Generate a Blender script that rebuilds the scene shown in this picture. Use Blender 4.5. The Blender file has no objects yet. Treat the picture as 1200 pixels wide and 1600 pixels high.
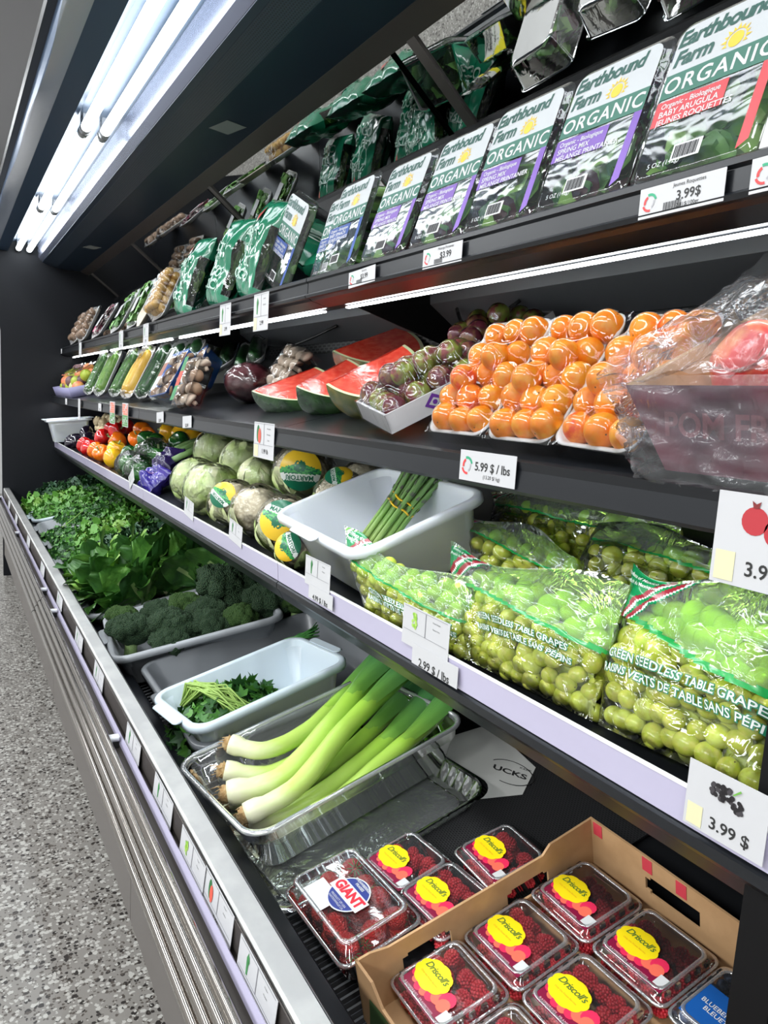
import bpy, math, random
from mathutils import Vector, Matrix, noise
R = math.radians
rnd = random.Random(7)
sc = bpy.context.scene
COL = sc.collection

# ------------------------------------------------------------------ camera
cam_d = bpy.data.cameras.new('camera')
cam = bpy.data.objects.new('camera', cam_d)
COL.objects.link(cam)
sc.camera = cam
CH = 1.18                                   # height of the lens above the floor
rt = Vector((0.85993604, -0.50680965, 0.06044811))
up = Vector((0.01960336, 0.15114074, 0.98831786))
fw = Vector((0.5100252, 0.84870516, -0.13990654))
cam.matrix_world = Matrix(((rt.x, up.x, -fw.x, 0), (rt.y, up.y, -fw.y, 0), (rt.z, up.z, -fw.z, CH), (0, 0, 0, 1)))
cam_d.sensor_fit = 'VERTICAL'
cam_d.sensor_height = 36.0
cam_d.lens = 1149.0 / 1600 * 36.0
cam_d.clip_start = 0.02

# ------------------------------------------------------------------ world, exposure
w = bpy.data.worlds.new('world')
sc.world = w
w.use_nodes = True
w.node_tree.nodes['Background'].inputs[0].default_value = (0.75, 0.82, 0.9, 1)
w.node_tree.nodes['Background'].inputs[1].default_value = 0.05
vs = sc.view_settings
vs.view_transform = 'Standard'
vs.look = 'None'
vs.gamma = 1
vs.use_curve_mapping = False
vs.exposure = 0.7
sc.cycles.transparent_max_bounces = 24
sc.cycles.max_bounces = 8
sc.cycles.diffuse_bounces = 3
sc.cycles.glossy_bounces = 4
sc.cycles.caustics_reflective = False
sc.cycles.caustics_refractive = False
sc.cycles.sample_clamp_indirect = 4.0

E_TUBE, E_LED, P_CEIL = 6.0, 12.0, 42.0

# store ceiling lamps over the aisle
def area(name, loc, sx, sy, power, rot=(0, 0, 0)):
    d = bpy.data.lights.new(name, 'AREA')
    d.shape = 'RECTANGLE'; d.size = sx; d.size_y = sy; d.energy = power; d.color = (0.95, 0.98, 1.0)
    o = bpy.data.objects.new(name, d); COL.objects.link(o)
    o.location = loc; o.rotation_euler = rot
    return o
for yy in (-1.6, 1.2, 4.0, 6.8):
    area('aisle_light', (-0.9, yy, 3.3), 0.4, 1.6, P_CEIL * .6)
    area('aisle_light', (-3.4, yy, 3.3), 0.8, 2.2, P_CEIL * 2.2)

# ------------------------------------------------------------------ materials
MATS = {}
def nd(nt, t, **kw):
    n = nt.nodes.new(t)
    for k, v in kw.items():
        setattr(n, k, v)
    return n
def rgba(c): return (c[0], c[1], c[2], 1)
def mat(name, col=(.5, .5, .5), rough=.5, metal=0, spec=.5, emit=0, bump=0, bscale=60, bdist=.002, col2=None, cscale=20, cdet=4, cpos=(.4, .6), sss=0, coat=0, trans=0):
    if name in MATS: return MATS[name]
    m = bpy.data.materials.new(name); m.use_nodes = True
    nt = m.node_tree; b = nt.nodes['Principled BSDF']
    b.inputs['Base Color'].default_value = rgba(col)
    b.inputs['Roughness'].default_value = rough
    b.inputs['Metallic'].default_value = metal
    b.inputs['Specular IOR Level'].default_value = spec
    if coat: b.inputs['Coat Weight'].default_value = coat; b.inputs['Coat Roughness'].default_value = .06
    if sss:
        b.inputs['Subsurface Weight'].default_value = sss
        b.inputs['Subsurface Radius'].default_value = (.5, .5, .25); b.inputs['Subsurface Scale'].default_value = .01
    if emit:
        b.inputs['Emission Color'].default_value = rgba(col); b.inputs['Emission Strength'].default_value = emit
    tc = None
    if col2 or bump:
        tc = nd(nt, 'ShaderNodeTexCoord')
    if col2:
        n = nd(nt, 'ShaderNodeTexNoise'); n.inputs['Scale'].default_value = cscale; n.inputs['Detail'].default_value = cdet
        nt.links.new(tc.outputs['Object'], n.inputs['Vector'])
        r = nd(nt, 'ShaderNodeValToRGB')
        r.color_ramp.elements[0].position = cpos[0]; r.color_ramp.elements[1].position = cpos[1]
        r.color_ramp.elements[0].color = rgba(col); r.color_ramp.elements[1].color = rgba(col2)
        nt.links.new(n.outputs['Fac'], r.inputs['Fac']); nt.links.new(r.outputs['Color'], b.inputs['Base Color'])
    if bump:
        n2 = nd(nt, 'ShaderNodeTexNoise'); n2.inputs['Scale'].default_value = bscale; n2.inputs['Detail'].default_value = 5
        nt.links.new(tc.outputs['Object'], n2.inputs['Vector'])
        bp = nd(nt, 'ShaderNodeBump'); bp.inputs['Strength'].default_value = bump; bp.inputs['Distance'].default_value = bdist
        nt.links.new(n2.outputs['Fac'], bp.inputs['Height']); nt.links.new(bp.outputs['Normal'], b.inputs['Normal'])
    MATS[name] = m
    return m

def film(name, tint=(1, 1, 1), rough=.08, base=.04, gain=1.0, bump=.25, bscale=25, dist=.004, haze=0, ior=1.45, aniso=1.0):
    """thin clear plastic: see-through, with a glossy reflection by angle and a little haze"""
    if name in MATS: return MATS[name]
    m = bpy.data.materials.new(name); m.use_nodes = True
    nt = m.node_tree
    for n in list(nt.nodes): nt.nodes.remove(n)
    out = nd(nt, 'ShaderNodeOutputMaterial'); mix = nd(nt, 'ShaderNodeMixShader')
    tr = nd(nt, 'ShaderNodeBsdfTransparent'); tr.inputs[0].default_value = rgba(tint)
    gl = nd(nt, 'ShaderNodeBsdfGlossy'); gl.inputs['Roughness'].default_value = rough
    gl.inputs['Color'].default_value = (1, 1, 1, 1)
    fr = nd(nt, 'ShaderNodeFresnel'); fr.inputs['IOR'].default_value = ior
    mu = nd(nt, 'ShaderNodeMath', operation='MULTIPLY_ADD'); mu.inputs[1].default_value = gain; mu.inputs[2].default_value = base; mu.use_clamp = True
    nt.links.new(fr.outputs[0], mu.inputs[0]); nt.links.new(mu.outputs[0], mix.inputs[0])
    if bump:
        tc = nd(nt, 'ShaderNodeTexCoord')
        mp = nd(nt, 'ShaderNodeMapping'); mp.inputs['Scale'].default_value = (1, aniso, 1)
        nz = nd(nt, 'ShaderNodeTexNoise'); nz.inputs['Scale'].default_value = bscale; nz.inputs['Detail'].default_value = 3
        nz.inputs['Distortion'].default_value = 1.2
        nt.links.new(tc.outputs['Object'], mp.inputs[0]); nt.links.new(mp.outputs[0], nz.inputs['Vector'])
        bp = nd(nt, 'ShaderNodeBump'); bp.inputs['Strength'].default_value = bump; bp.inputs['Distance'].default_value = dist
        nt.links.new(nz.outputs['Fac'], bp.inputs['Height'])
        nt.links.new(bp.outputs[0], gl.inputs['Normal']); nt.links.new(bp.outputs[0], fr.inputs['Normal'])
    last = tr
    if haze:
        df = nd(nt, 'ShaderNodeBsdfDiffuse'); df.inputs[0].default_value = (.85, .88, .9, 1)
        m2 = nd(nt, 'ShaderNodeMixShader'); m2.inputs[0].default_value = haze
        nt.links.new(tr.outputs[0], m2.inputs[1]); nt.links.new(df.outputs[0], m2.inputs[2]); last = m2
    nt.links.new(last.outputs[0], mix.inputs[1]); nt.links.new(gl.outputs[0], mix.inputs[2])
    nt.links.new(mix.outputs[0], out.inputs[0])
    MATS[name] = m
    return m

def grad(name, stops, axis='Z', lo=0., hi=1., rough=.4, noise_amt=.08, nscale=30, streak=1.0, bump=0, sss=0, spec=.5):
    """base colour running along one object axis (a real colour change of the thing)"""
    if name in MATS: return MATS[name]
    m = bpy.data.materials.new(name); m.use_nodes = True
    nt = m.node_tree; b = nt.nodes['Principled BSDF']; b.inputs['Roughness'].default_value = rough
    b.inputs['Specular IOR Level'].default_value = spec
    if sss:
        b.inputs['Subsurface Weight'].default_value = sss; b.inputs['Subsurface Radius'].default_value = (.5, .5, .25); b.inputs['Subsurface Scale'].default_value = .01
    tc = nd(nt, 'ShaderNodeTexCoord'); sx = nd(nt, 'ShaderNodeSeparateXYZ')
    nt.links.new(tc.outputs['Object'], sx.inputs[0])
    mr = nd(nt, 'ShaderNodeMapRange'); mr.inputs[1].default_value = lo; mr.inputs[2].default_value = hi
    nt.links.new(sx.outputs[axis], mr.inputs[0])
    mp = nd(nt, 'ShaderNodeMapping')
    s = [streak] * 3; s['XYZ'.index(axis)] = 1 / streak; mp.inputs['Scale'].default_value = s
    nt.links.new(tc.outputs['Object'], mp.inputs[0])
    nz = nd(nt, 'ShaderNodeTexNoise'); nz.inputs['Scale'].default_value = nscale; nt.links.new(mp.outputs[0], nz.inputs['Vector'])
    ma = nd(nt, 'ShaderNodeMath', operation='MULTIPLY_ADD'); ma.inputs[1].default_value = noise_amt * 2
    nt.links.new(nz.outputs['Fac'], ma.inputs[0])
    su = nd(nt, 'ShaderNodeMath', operation='SUBTRACT'); su.inputs[1].default_value = noise_amt
    nt.links.new(mr.outputs[0], ma.inputs[2]); nt.links.new(ma.outputs[0], su.inputs[0])
    r = nd(nt, 'ShaderNodeValToRGB'); cr = r.color_ramp
    cr.elements[0].position = stops[0][0]; cr.elements[0].color = rgba(stops[0][1])
    cr.elements[1].position = stops[-1][0]; cr.elements[1].color = rgba(stops[-1][1])
    for p, c in stops[1:-1]:
        e = cr.elements.new(p); e.color = rgba(c)
    nt.links.new(su.outputs[0], r.inputs[0]); nt.links.new(r.outputs[0], b.inputs['Base Color'])
    if bump:
        bp = nd(nt, 'ShaderNodeBump'); bp.inputs['Strength'].default_value = bump; bp.inputs['Distance'].default_value = .002
        nt.links.new(nz.outputs['Fac'], bp.inputs['Height']); nt.links.new(bp.outputs[0], b.inputs['Normal'])
    MATS[name] = m
    return m

def cellmat(name, c1, c2, scale, rough=.5, bump=.6, metric=None, spec=.4, dist=.003, cpos=(0., .6)):
    """voronoi-bumped skin (broccoli buds, melon speckle, terrazzo chips)"""
    if name in MATS: return MATS[name]
    m = bpy.data.materials.new(name); m.use_nodes = True
    nt = m.node_tree; b = nt.nodes['Principled BSDF']; b.inputs['Roughness'].default_value = rough
    b.inputs['Specular IOR Level'].default_value = spec
    tc = nd(nt, 'ShaderNodeTexCoord'); v = nd(nt, 'ShaderNodeTexVoronoi'); v.inputs['Scale'].default_value = scale
    nt.links.new(tc.outputs['Object'], v.inputs['Vector'])
    r = nd(nt, 'ShaderNodeValToRGB'); r.color_ramp.elements[0].color = rgba(c1); r.color_ramp.elements[1].color = rgba(c2)
    r.color_ramp.elements[0].position = cpos[0]; r.color_ramp.elements[1].position = cpos[1]
    nt.links.new(v.outputs['Distance'], r.inputs[0]); nt.links.new(r.outputs[0], b.inputs['Base Color'])
    bp = nd(nt, 'ShaderNodeBump'); bp.inputs['Strength'].default_value = bump; bp.inputs['Distance'].default_value = dist; bp.invert = True
    nt.links.new(v.outputs['Distance'], bp.inputs['Height']); nt.links.new(bp.outputs[0], b.inputs['Normal'])
    MATS[name] = m
    return m

def slots(name, base, hole, sx, sy, bw=.5, rh=.25, mortar=.03, rough=.35, plane='YZ', metal=.0, off=.5):
    """sheet metal pierced by rows of slots"""
    if name in MATS: return MATS[name]
    m = bpy.data.materials.new(name); m.use_nodes = True
    nt = m.node_tree; b = nt.nodes['Principled BSDF']; b.inputs['Roughness'].default_value = rough; b.inputs['Metallic'].default_value = metal
    tc = nd(nt, 'ShaderNodeTexCoord'); s = nd(nt, 'ShaderNodeSeparateXYZ'); c = nd(nt, 'ShaderNodeCombineXYZ')
    nt.links.new(tc.outputs['Object'], s.inputs[0])
    m1 = nd(nt, 'ShaderNodeMath', operation='MULTIPLY'); m1.inputs[1].default_value = sx
    m2 = nd(nt, 'ShaderNodeMath', operation='MULTIPLY'); m2.inputs[1].default_value = sy
    nt.links.new(s.outputs[plane[0]], m1.inputs[0]); nt.links.new(s.outputs[plane[1]], m2.inputs[0])
    nt.links.new(m1.outputs[0], c.inputs[0]); nt.links.new(m2.outputs[0], c.inputs[1])
    k = nd(nt, 'ShaderNodeTexBrick'); k.offset = off
    k.inputs['Scale'].default_value = 1; k.inputs['Brick Width'].default_value = bw; k.inputs['Row Height'].default_value = rh
    k.inputs['Mortar Size'].default_value = mortar; k.inputs['Mortar Smooth'].default_value = .1
    k.inputs['Color1'].default_value = rgba(hole); k.inputs['Color2'].default_value = rgba(hole); k.inputs['Mortar'].default_value = rgba(base)
    nt.links.new(c.outputs[0], k.inputs['Vector']); nt.links.new(k.outputs['Color'], b.inputs['Base Color'])
    bp = nd(nt, 'ShaderNodeBump'); bp.inputs['Strength'].default_value = .8; bp.inputs['Distance'].default_value = .003
    nt.links.new(k.outputs['Fac'], bp.inputs['Height']); nt.links.new(bp.outputs[0], b.inputs['Normal'])
    MATS[name] = m
    return m

# ------------------------------------------------------------------ mesh builder
_txt = {}
def text_data(s, size, bold=0.0, shear=0.0, align='CENTER', space=1.0, line=1.0):
    k = (s, size, bold, shear, align, space, line)
    if k in _txt: return _txt[k]
    cu = bpy.data.curves.new('t', 'FONT'); cu.body = s; cu.size = size; cu.align_x = align; cu.align_y = 'CENTER'
    cu.offset = bold * size; cu.shear = shear; cu.resolution_u = 3; cu.space_character = space; cu.space_line = line
    o = bpy.data.objects.new('t', cu); COL.objects.link(o)
    dg = bpy.context.evaluated_depsgraph_get(); me = o.evaluated_get(dg).to_mesh()
    r = ([(v.co.x, v.co.y) for v in me.vertices], [tuple(p.vertices) for p in me.polygons])
    o.evaluated_get(dg).to_mesh_clear()
    bpy.data.objects.remove(o); bpy.data.curves.remove(cu)
    _txt[k] = r
    return r

class MB:
    def __init__(s): s.v = []; s.f = []; s.m = []; s.sm = []
    def add(s, vs, fs, mi=0, smooth=True, mtx=None):
        b = len(s.v)
        for p in vs:
            s.v.append(tuple(mtx @ Vector(p)) if mtx is not None else tuple(p))
        for f in fs:
            s.f.append(tuple(i + b for i in f)); s.m.append(mi); s.sm.append(smooth)
        return s
    def box(s, x0, x1, y0, y1, z0, z1, mi=0, mtx=None):
        vs = [(x, y, z) for z in (z0, z1) for y in (y0, y1) for x in (x0, x1)]
        return s.add(vs, [(0, 2, 3, 1), (4, 5, 7, 6), (0, 1, 5, 4), (2, 6, 7, 3), (0, 4, 6, 2), (1, 3, 7, 5)], mi, False, mtx)
    def prism(s, prof, y0, y1, mi=0, smooth=False, closed=True, mtx=None):
        """profile of (x,z) swept along Y"""
        n = len(prof); vs = [(x, y0, z) for x, z in prof] + [(x, y1, z) for x, z in prof]
        fs = [(i, (i + 1) % n, n + (i + 1) % n, n + i) for i in range(n if closed else n - 1)]
        s.add(vs, fs, mi, smooth, mtx)
        if closed: s.add(vs, [tuple(range(n))[::-1], tuple(range(n, 2 * n))], mi, False, mtx)
        return s
    def sheet(s, prof, th, y0, y1, mi=0, smooth=False):
        """open profile thickened to a folded sheet"""
        o = []
        for i, (x, z) in enumerate(prof):
            a = Vector(prof[max(i - 1, 0)]); b = Vector(prof[min(i + 1, len(prof) - 1)])
            d = (b - a).normalized(); o.append((x - d.y * th, z + d.x * th))
        return s.prism(list(prof) + o[::-1], y0, y1, mi, smooth)
    def tube(s, pts, rad, n=10, mi=0, cap=True, smooth=True, flat=1.0, mtx=None):
        pts = [Vector(p) for p in pts]; k = len(pts)
        if not hasattr(rad, '__len__'): rad = [rad] * k
        vs = []; prev = None
        for i in range(k):
            t = (pts[min(i + 1, k - 1)] - pts[max(i - 1, 0)])
            t = t.normalized() if t.length > 1e-9 else Vector((0, 0, 1))
            if prev is None:
                a = Vector((0, 0, 1)) if abs(t.z) < .9 else Vector((1, 0, 0))
                u = t.cross(a).normalized()
            else:
                u = (prev - t * prev.dot(t)).normalized()
            prev = u; vv = t.cross(u)
            for j in range(n):
                an = 2 * math.pi * j / n
                vs.append(pts[i] + (u * math.cos(an) + vv * math.sin(an) * flat) * rad[i])
        fs = [(i * n + j, i * n + (j + 1) % n, (i + 1) * n + (j + 1) % n, (i + 1) * n + j) for i in range(k - 1) for j in range(n)]
        if cap: fs += [tuple(range(n))[::-1], tuple(range((k - 1) * n, k * n))]
        return s.add(vs, fs, mi, smooth, mtx)
    def grid(s, fn, nu, nv, mi=0, matfn=None, smooth=True, mtx=None):
        vs = [fn(i / nu, j / nv) for j in range(nv + 1) for i in range(nu + 1)]
        b = len(s.v); s.add(vs, [], 0, smooth, mtx)
        for j in range(nv):
            for i in range(nu):
                a = b + j * (nu + 1) + i; s.f.append((a, a + 1, a + nu + 2, a + nu + 1)); s.sm.append(smooth)
                s.m.append(matfn((i + .5) / nu, (j + .5) / nv) if matfn else mi)
        return s
    def ball(s, c, r, nu=14, nv=10, mi=0, fn=None, mtx=None, sc3=(1, 1, 1)):
        vs = []; fs = []
        vs.append((0, 0, -1))
        for j in range(1, nv):
            ph = math.pi * j / nv - math.pi / 2
            for i in range(nu):
                th = 2 * math.pi * i / nu; vs.append((math.cos(ph) * math.cos(th), math.cos(ph) * math.sin(th), math.sin(ph)))
        vs.append((0, 0, 1)); T = len(vs) - 1
        for i in range(nu):
            fs.append((0, 1 + (i + 1) % nu, 1 + i)); q = 1 + (nv - 2) * nu
            fs.append((T, q + i, q + (i + 1) % nu))
        for j in range(nv - 2):
            for i in range(nu):
                a = 1 + j * nu; fs.append((a + i, a + (i + 1) % nu, a + nu + (i + 1) % nu, a + nu + i))
        o = []
        for p in vs:
            p = Vector(p); k = fn(p) if fn else 1
            if isinstance(k, Vector): q = k
            else: q = p * k
            o.append((c[0] + q.x * r * sc3[0], c[1] + q.y * r * sc3[1], c[2] + q.z * r * sc3[2]))
        return s.add(o, fs, mi, True, mtx)
    def loft(s, levels, nc=5, mi=0, cap0=True, cap1=True, smooth=True, mtx=None, c=(0, 0)):
        """stack of rounded rectangles (hx, hy, r, z)"""
        vs = []; n = 4 * (nc + 1)
        for L in levels:
            hx, hy, r, z = L[:4]; ox, oy = (L[4], L[5]) if len(L) > 4 else (0, 0)
            r = min(r, hx, hy)
            for q, (sx, sy) in enumerate(((1, 1), (-1, 1), (-1, -1), (1, -1))):
                for k in range(nc + 1):
                    a = math.pi / 2 * (q + k / nc)
                    vs.append((c[0] + ox + sx * (hx - r) + r * math.cos(a), c[1] + oy + sy * (hy - r) + r * math.sin(a), z))
        fs = []
        for i in range(len(levels) - 1):
            for j in range(n):
                fs.append((i * n + j, i * n + (j + 1) % n, (i + 1) * n + (j + 1) % n, (i + 1) * n + j))
        s.add(vs, fs, mi, smooth, mtx)
        e = []
        if cap0: e.append(tuple(range(n))[::-1])
        if cap1: e.append(tuple(range((len(levels) - 1) * n, len(levels) * n)))
        b = len(s.v) - len(vs)
        for f in e: s.f.append(tuple(i + b for i in f)); s.m.append(mi); s.sm.append(False)
        return s
    def lathe(s, prof, n=24, mi=0, mtx=None, fn=None):
        vs = []
        for r, z in prof:
            for j in range(n):
                a = 2 * math.pi * j / n; k = fn(a, z) if fn else 1
                vs.append((r * k * math.cos(a), r * k * math.sin(a), z))
        m = len(prof)
        fs = [(i * n + j, i * n + (j + 1) % n, (i + 1) * n + (j + 1) % n, (i + 1) * n + j) for i in range(m - 1) for j in range(n)]
        fs += [tuple(range(n))[::-1], tuple(range((m - 1) * n, m * n))]
        return s.add(vs, fs, mi, True, mtx)
    def text(s, t, size, fn, bold=.0, shear=0., align='CENTER', mi=0, space=1., line=1.):
        vs, fs = text_data(t, size, bold, shear, align, space, line)
        return s.add([fn(a, b) for a, b in vs], fs, mi, False)
    def poly(s, pts, fn, mi=0):
        return s.add([fn(a, b) for a, b in pts], [tuple(range(len(pts)))], mi, False)
    def build(s, name, mats, parent=None):
        me = bpy.data.meshes.new(name); me.from_pydata(s.v, [], s.f)
        if not isinstance(mats, (list, tuple)): mats = [mats]
        for m in mats: me.materials.append(m)
        me.polygons.foreach_set('material_index', s.m); me.polygons.foreach_set('use_smooth', s.sm)
        me.update()
        o = bpy.data.objects.new(name, me); COL.objects.link(o)
        if parent is not None: o.parent = parent
        return o

def tag(o, label, cat, group=None):
    o['label'] = label; o['category'] = cat
    if group: o['group'] = group
    return o
def thing(name, label, cat, loc=(0, 0, 0), group=None, rot=None):
    o = bpy.data.objects.new(name, None); COL.objects.link(o); o.empty_display_size = .03
    o.location = loc
    if rot is not None: o.rotation_euler = rot
    return tag(o, label, cat, group)
def struct(name, mb, mats, parent=None):
    o = mb.build(name, mats, parent); o['kind'] = 'structure'
    return o
KIDS = {}
def copy_tree(o, label=None, group=None, parent=None):
    c = o.copy(); COL.objects.link(c)
    if parent is not None: c.parent = parent
    if label: c['label'] = label
    if group: c['group'] = group
    for ch in o.children: copy_tree(ch, parent=c)
    return c
def pose(o, loc, slope=0, yaw=0, tip=0, roll=0, scale=1):
    """stand a thing on a shelf that rises by slope (degrees) towards the back"""
    m = Matrix.Rotation(R(-slope), 4, 'Y') @ Matrix.Rotation(R(yaw), 4, 'Z') @ Matrix.Rotation(R(tip), 4, 'Y') @ Matrix.Rotation(R(roll), 4, 'X')
    o.rotation_mode = 'XYZ'; o.rotation_euler = m.to_euler(); o.location = loc
    o.scale = (scale,) * 3 if not hasattr(scale, '__len__') else scale
    return o

SL_D, SL_L, SL_M, SL_T = 12, 15, 15, 10
def dz(x, h=0): return .425 + math.tan(R(SL_D)) * (x - .43) + h
def lz(x, h=0): return .818 + math.tan(R(SL_L)) * (x - .60) + h
def mz(x, h=0): return 1.128 + math.tan(R(SL_M)) * (x - .575) + h
def tz(x, h=0): return 1.422 + math.tan(R(SL_T)) * (x - .63) + h
YE, Y00, MOD = 5.044, -1.056, 1.22
SEAMS = [1.384 + k * MOD for k in range(-2, 4)]

# shared materials
black = mat('black_metal', (.009, .0095, .011), .38, 0, .5, bump=.05, bscale=300)
shelfm = mat('shelf_metal', (.010, .0115, .0145), .3, .2, .5)
blackm = mat('matt_black', (.004, .004, .0045), .6, spec=.2)
whitep = mat('white_plastic', (.8, .85, .9), .3, sss=.15)
paper = mat('white_paper', (.56, .56, .57), .6)
ink = mat('black_ink', (.02, .02, .02), .6)
yellowm = mat('yellow_print', (.9, .62, .02), .5)
clear = film('clear_plastic', (.97, .98, .98), .06, .03, 1.0, bump=.25, bscale=18, dist=.003, haze=.03)
wrap = film('cling_film', (1, 1, 1), .07, .005, .8, bump=.3, bscale=16, dist=.005, aniso=2.5)
bagfilm = film('bag_film', (.98, .99, .98), .09, .015, .9, bump=.7, bscale=14, dist=.010)
PI_ = math.pi
# ================================================================== the room
mfloor = bpy.data.materials.new('terrazzo'); mfloor.use_nodes = True
nt = mfloor.node_tree; b = nt.nodes['Principled BSDF']
tc = nd(nt, 'ShaderNodeTexCoord')
cur = None
for sca, thr, colr, jit in ((85, .16, (.03, .026, .024), 1), (140, .17, (.08, .068, .058), 1), (110, .2, (.42, .41, .38), 1)):
    v = nd(nt, 'ShaderNodeTexVoronoi'); v.inputs['Scale'].default_value = sca
    nz = nd(nt, 'ShaderNodeTexNoise'); nz.inputs['Scale'].default_value = sca * 1.7
    av = nd(nt, 'ShaderNodeVectorMath', operation='MULTIPLY_ADD'); av.inputs[1].default_value = (.006,) * 3
    nt.links.new(tc.outputs['Object'], nz.inputs['Vector'])
    nt.links.new(nz.outputs['Color'], av.inputs[0]); nt.links.new(tc.outputs['Object'], av.inputs[2])
    nt.links.new(av.outputs[0], v.inputs['Vector'])
    sp = nd(nt, 'ShaderNodeSeparateColor'); nt.links.new(v.outputs['Color'], sp.inputs[0])
    lt = nd(nt, 'ShaderNodeMath', operation='LESS_THAN'); th = nd(nt, 'ShaderNodeMath', operation='MULTIPLY'); th.inputs[1].default_value = thr * 3.6
    nt.links.new(sp.outputs[0], th.inputs[0]); nt.links.new(v.outputs['Distance'], lt.inputs[0]); nt.links.new(th.outputs[0], lt.inputs[1])
    g2 = nd(nt, 'ShaderNodeMath', operation='GREATER_THAN'); g2.inputs[1].default_value = .42; nt.links.new(sp.outputs[1], g2.inputs[0])
    mu = nd(nt, 'ShaderNodeMath', operation='MULTIPLY'); nt.links.new(lt.outputs[0], mu.inputs[0]); nt.links.new(g2.outputs[0], mu.inputs[1])
    mx = nd(nt, 'ShaderNodeMix', data_type='RGBA')
    nt.links.new(mu.outputs[0], mx.inputs[0])
    if cur is None: mx.inputs[6].default_value = (.22, .208, .19, 1)
    else: nt.links.new(cur, mx.inputs[6])
    mx.inputs[7].default_value = rgba(colr); cur = mx.outputs[2]
nt.links.new(cur, b.inputs['Base Color']); b.inputs['Roughness'].default_value = .28
struct('floor', MB().box(-5.5, 1.3, -3, 9, -.05, 0), mfloor)
mceil = mat('store_ceiling_paint', (.34, .34, .35), .8)
mwall = mat('store_wall_paint', (.60, .60, .60), .8)
struct('ceiling', MB().box(-5.5, 1.3, -3, 9, 3.4, 3.45), mceil)
struct('wall_left', MB().box(-5.55, -5.5, -3, 9, 0, 3.4), mwall)
struct('wall_right', MB().box(1.3, 1.35, -3, 9, 0, 3.4), mwall)
struct('wall_end', MB().box(-5.5, 1.3, 9, 9.05, 0, 3.4), mwall)
struct('wall_near', MB().box(-5.5, 1.3, -3.05, -3, 0, 3.4), mwall)

# ================================================================== the refrigerated case
case = thing('refrigerated_display_case', 'long black open refrigerated produce case with shelves and lit canopy', 'display case', (.6, 2, 0))
def tpart(t, name, mb, mats, label=None):
    o = mb.build(name, mats, t); o.matrix_parent_inverse = t.matrix_basis.inverted()
    if label: o['label'] = label
    return o
def cpart(name, mb, mats, parent=None, label=None):
    o = mb.build(name, mats); o.parent = parent or case
    o.matrix_parent_inverse = Matrix.Translation((-.6, -2, 0)) if parent is None else Matrix.Identity(4)
    if label: o['label'] = label
    return o
kickm = mat('taupe_panel', (.14, .125, .115), .38, .35)
steel = mat('brushed_steel', (.78, .78, .76), .42, 1, bump=.08, bscale=220, bdist=.001, col2=(.68, .68, .67), cscale=14)
chrome = mat('chrome', (.30, .275, .25), .16, 1)
trough = mat('trough_metal', (.10, .088, .08), .4, .5)
lilac = mat('lilac_strip', (.50, .47, .62), .25, coat=.5)
lilacd = film('ticket_strip_plastic', (.8, .78, .95), .06, .05, 1.2, bump=0, haze=.22)
SG = [(Y00, SEAMS[1] - .0015)] + [(SEAMS[k] + .0015, SEAMS[k + 1] - .0015) for k in range(1, 5)]
SG[0] = (Y00, SEAMS[1] - .0015)
for a, b2 in SG:
    cpart('kick_panel', MB().box(.298, .318, a, b2, .135, .50), kickm)
cpart('toe_kick', MB().box(.38, .40, Y00, YE, 0, .14), blackm)
cpart('base', MB().box(.40, 1.1, Y00, YE, .0, .30), blackm)
# handrail: three chromed ribs
RJ = 2.48
for a, b2 in ((Y00, RJ - .003), (RJ + .003, 4.98)):
    m = MB()
    m.prism([(.226, .470), (.232, .463), (.246, .470), (.264, .505), (.258, .516), (.250, .520)], a, b2)
    for (x, z, r) in ((.229, .475, .0085), (.2375, .4905, .0085), (.246, .5055, .0085), (.2545, .518, .006)):
        m.prism([(x + r * math.cos(t * math.pi / 6), z + r * math.sin(t * math.pi / 6)) for t in range(12)], a, b2, smooth=True)
    cpart('bumper_rail', m, chrome)
cpart('trough', MB().sheet([(.262, .505), (.270, .492), (.298, .492), (.303, .50)], .002, Y00, 4.98), trough)
cpart('ticket_strip', MB().prism([(.278, .502), (.2845, .514), (.2865, .512), (.280, .500)], Y00, 4.98), lilac, label='lilac plastic ticket strip')
cpart('ticket_backing', MB().box(.2945, .296, Y00, 4.98, .50, .545), trough)
cpart('front_cap', MB().prism([(.297, .50), (.297, .549), (.300, .553), (.3275, .553), (.3275, .549), (.301, .545), (.301, .50)], Y00, YE), steel, label='flat stainless steel cap strip')
cpart('front_ledge', MB().sheet([(.3285, .551), (.331, .548), (.332, .466), (.338, .462), (.400, .458), (.403, .454), (.403, .40)], .002, Y00, YE), shelfm)
grille = slots('grille_slots', (.30, .31, .32), (.002, .002, .002), 26, 11, .5, .5, .09, .3, 'YX', off=0)
cpart('grille_tray', MB().prism([(.404, .400), (.404, dz(.404) - .004), (.56, dz(.56) - .006), (.56, .40)], Y00, YE), blackm)
gm = MB(); yy = Y00 + .01
while yy < YE - .02:
    for x0, x1 in ((.412, .452), (.462, .502)):
        n_ = 5; q_ = []
        for s_ in (0, 1):
            for i in range(n_ + 1):
                a_ = PI_ * (i / n_) - PI_ / 2 + PI_ * s_; q_.append(((x1 - .006 if s_ == 0 else x0 + .006) + .006 * math.cos(a_), yy + .006 * math.sin(a_)))
        inn = [(x0 + .006 + (x - x0 - .006) * .78 if x < (x0 + x1) / 2 else x1 - .006 + (x - x1 + .006) * .78, yy + (y - yy) * .62) for x, y in q_]
        v_ = [(x, y, dz(x) + .0015) for x, y in q_] + [(x, y, dz(x) + .003) for x, y in inn]; k_ = len(q_)
        gm.add(v_, [(i, (i + 1) % k_, k_ + (i + 1) % k_, k_ + i) for i in range(k_)])
    yy += .019
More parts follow.
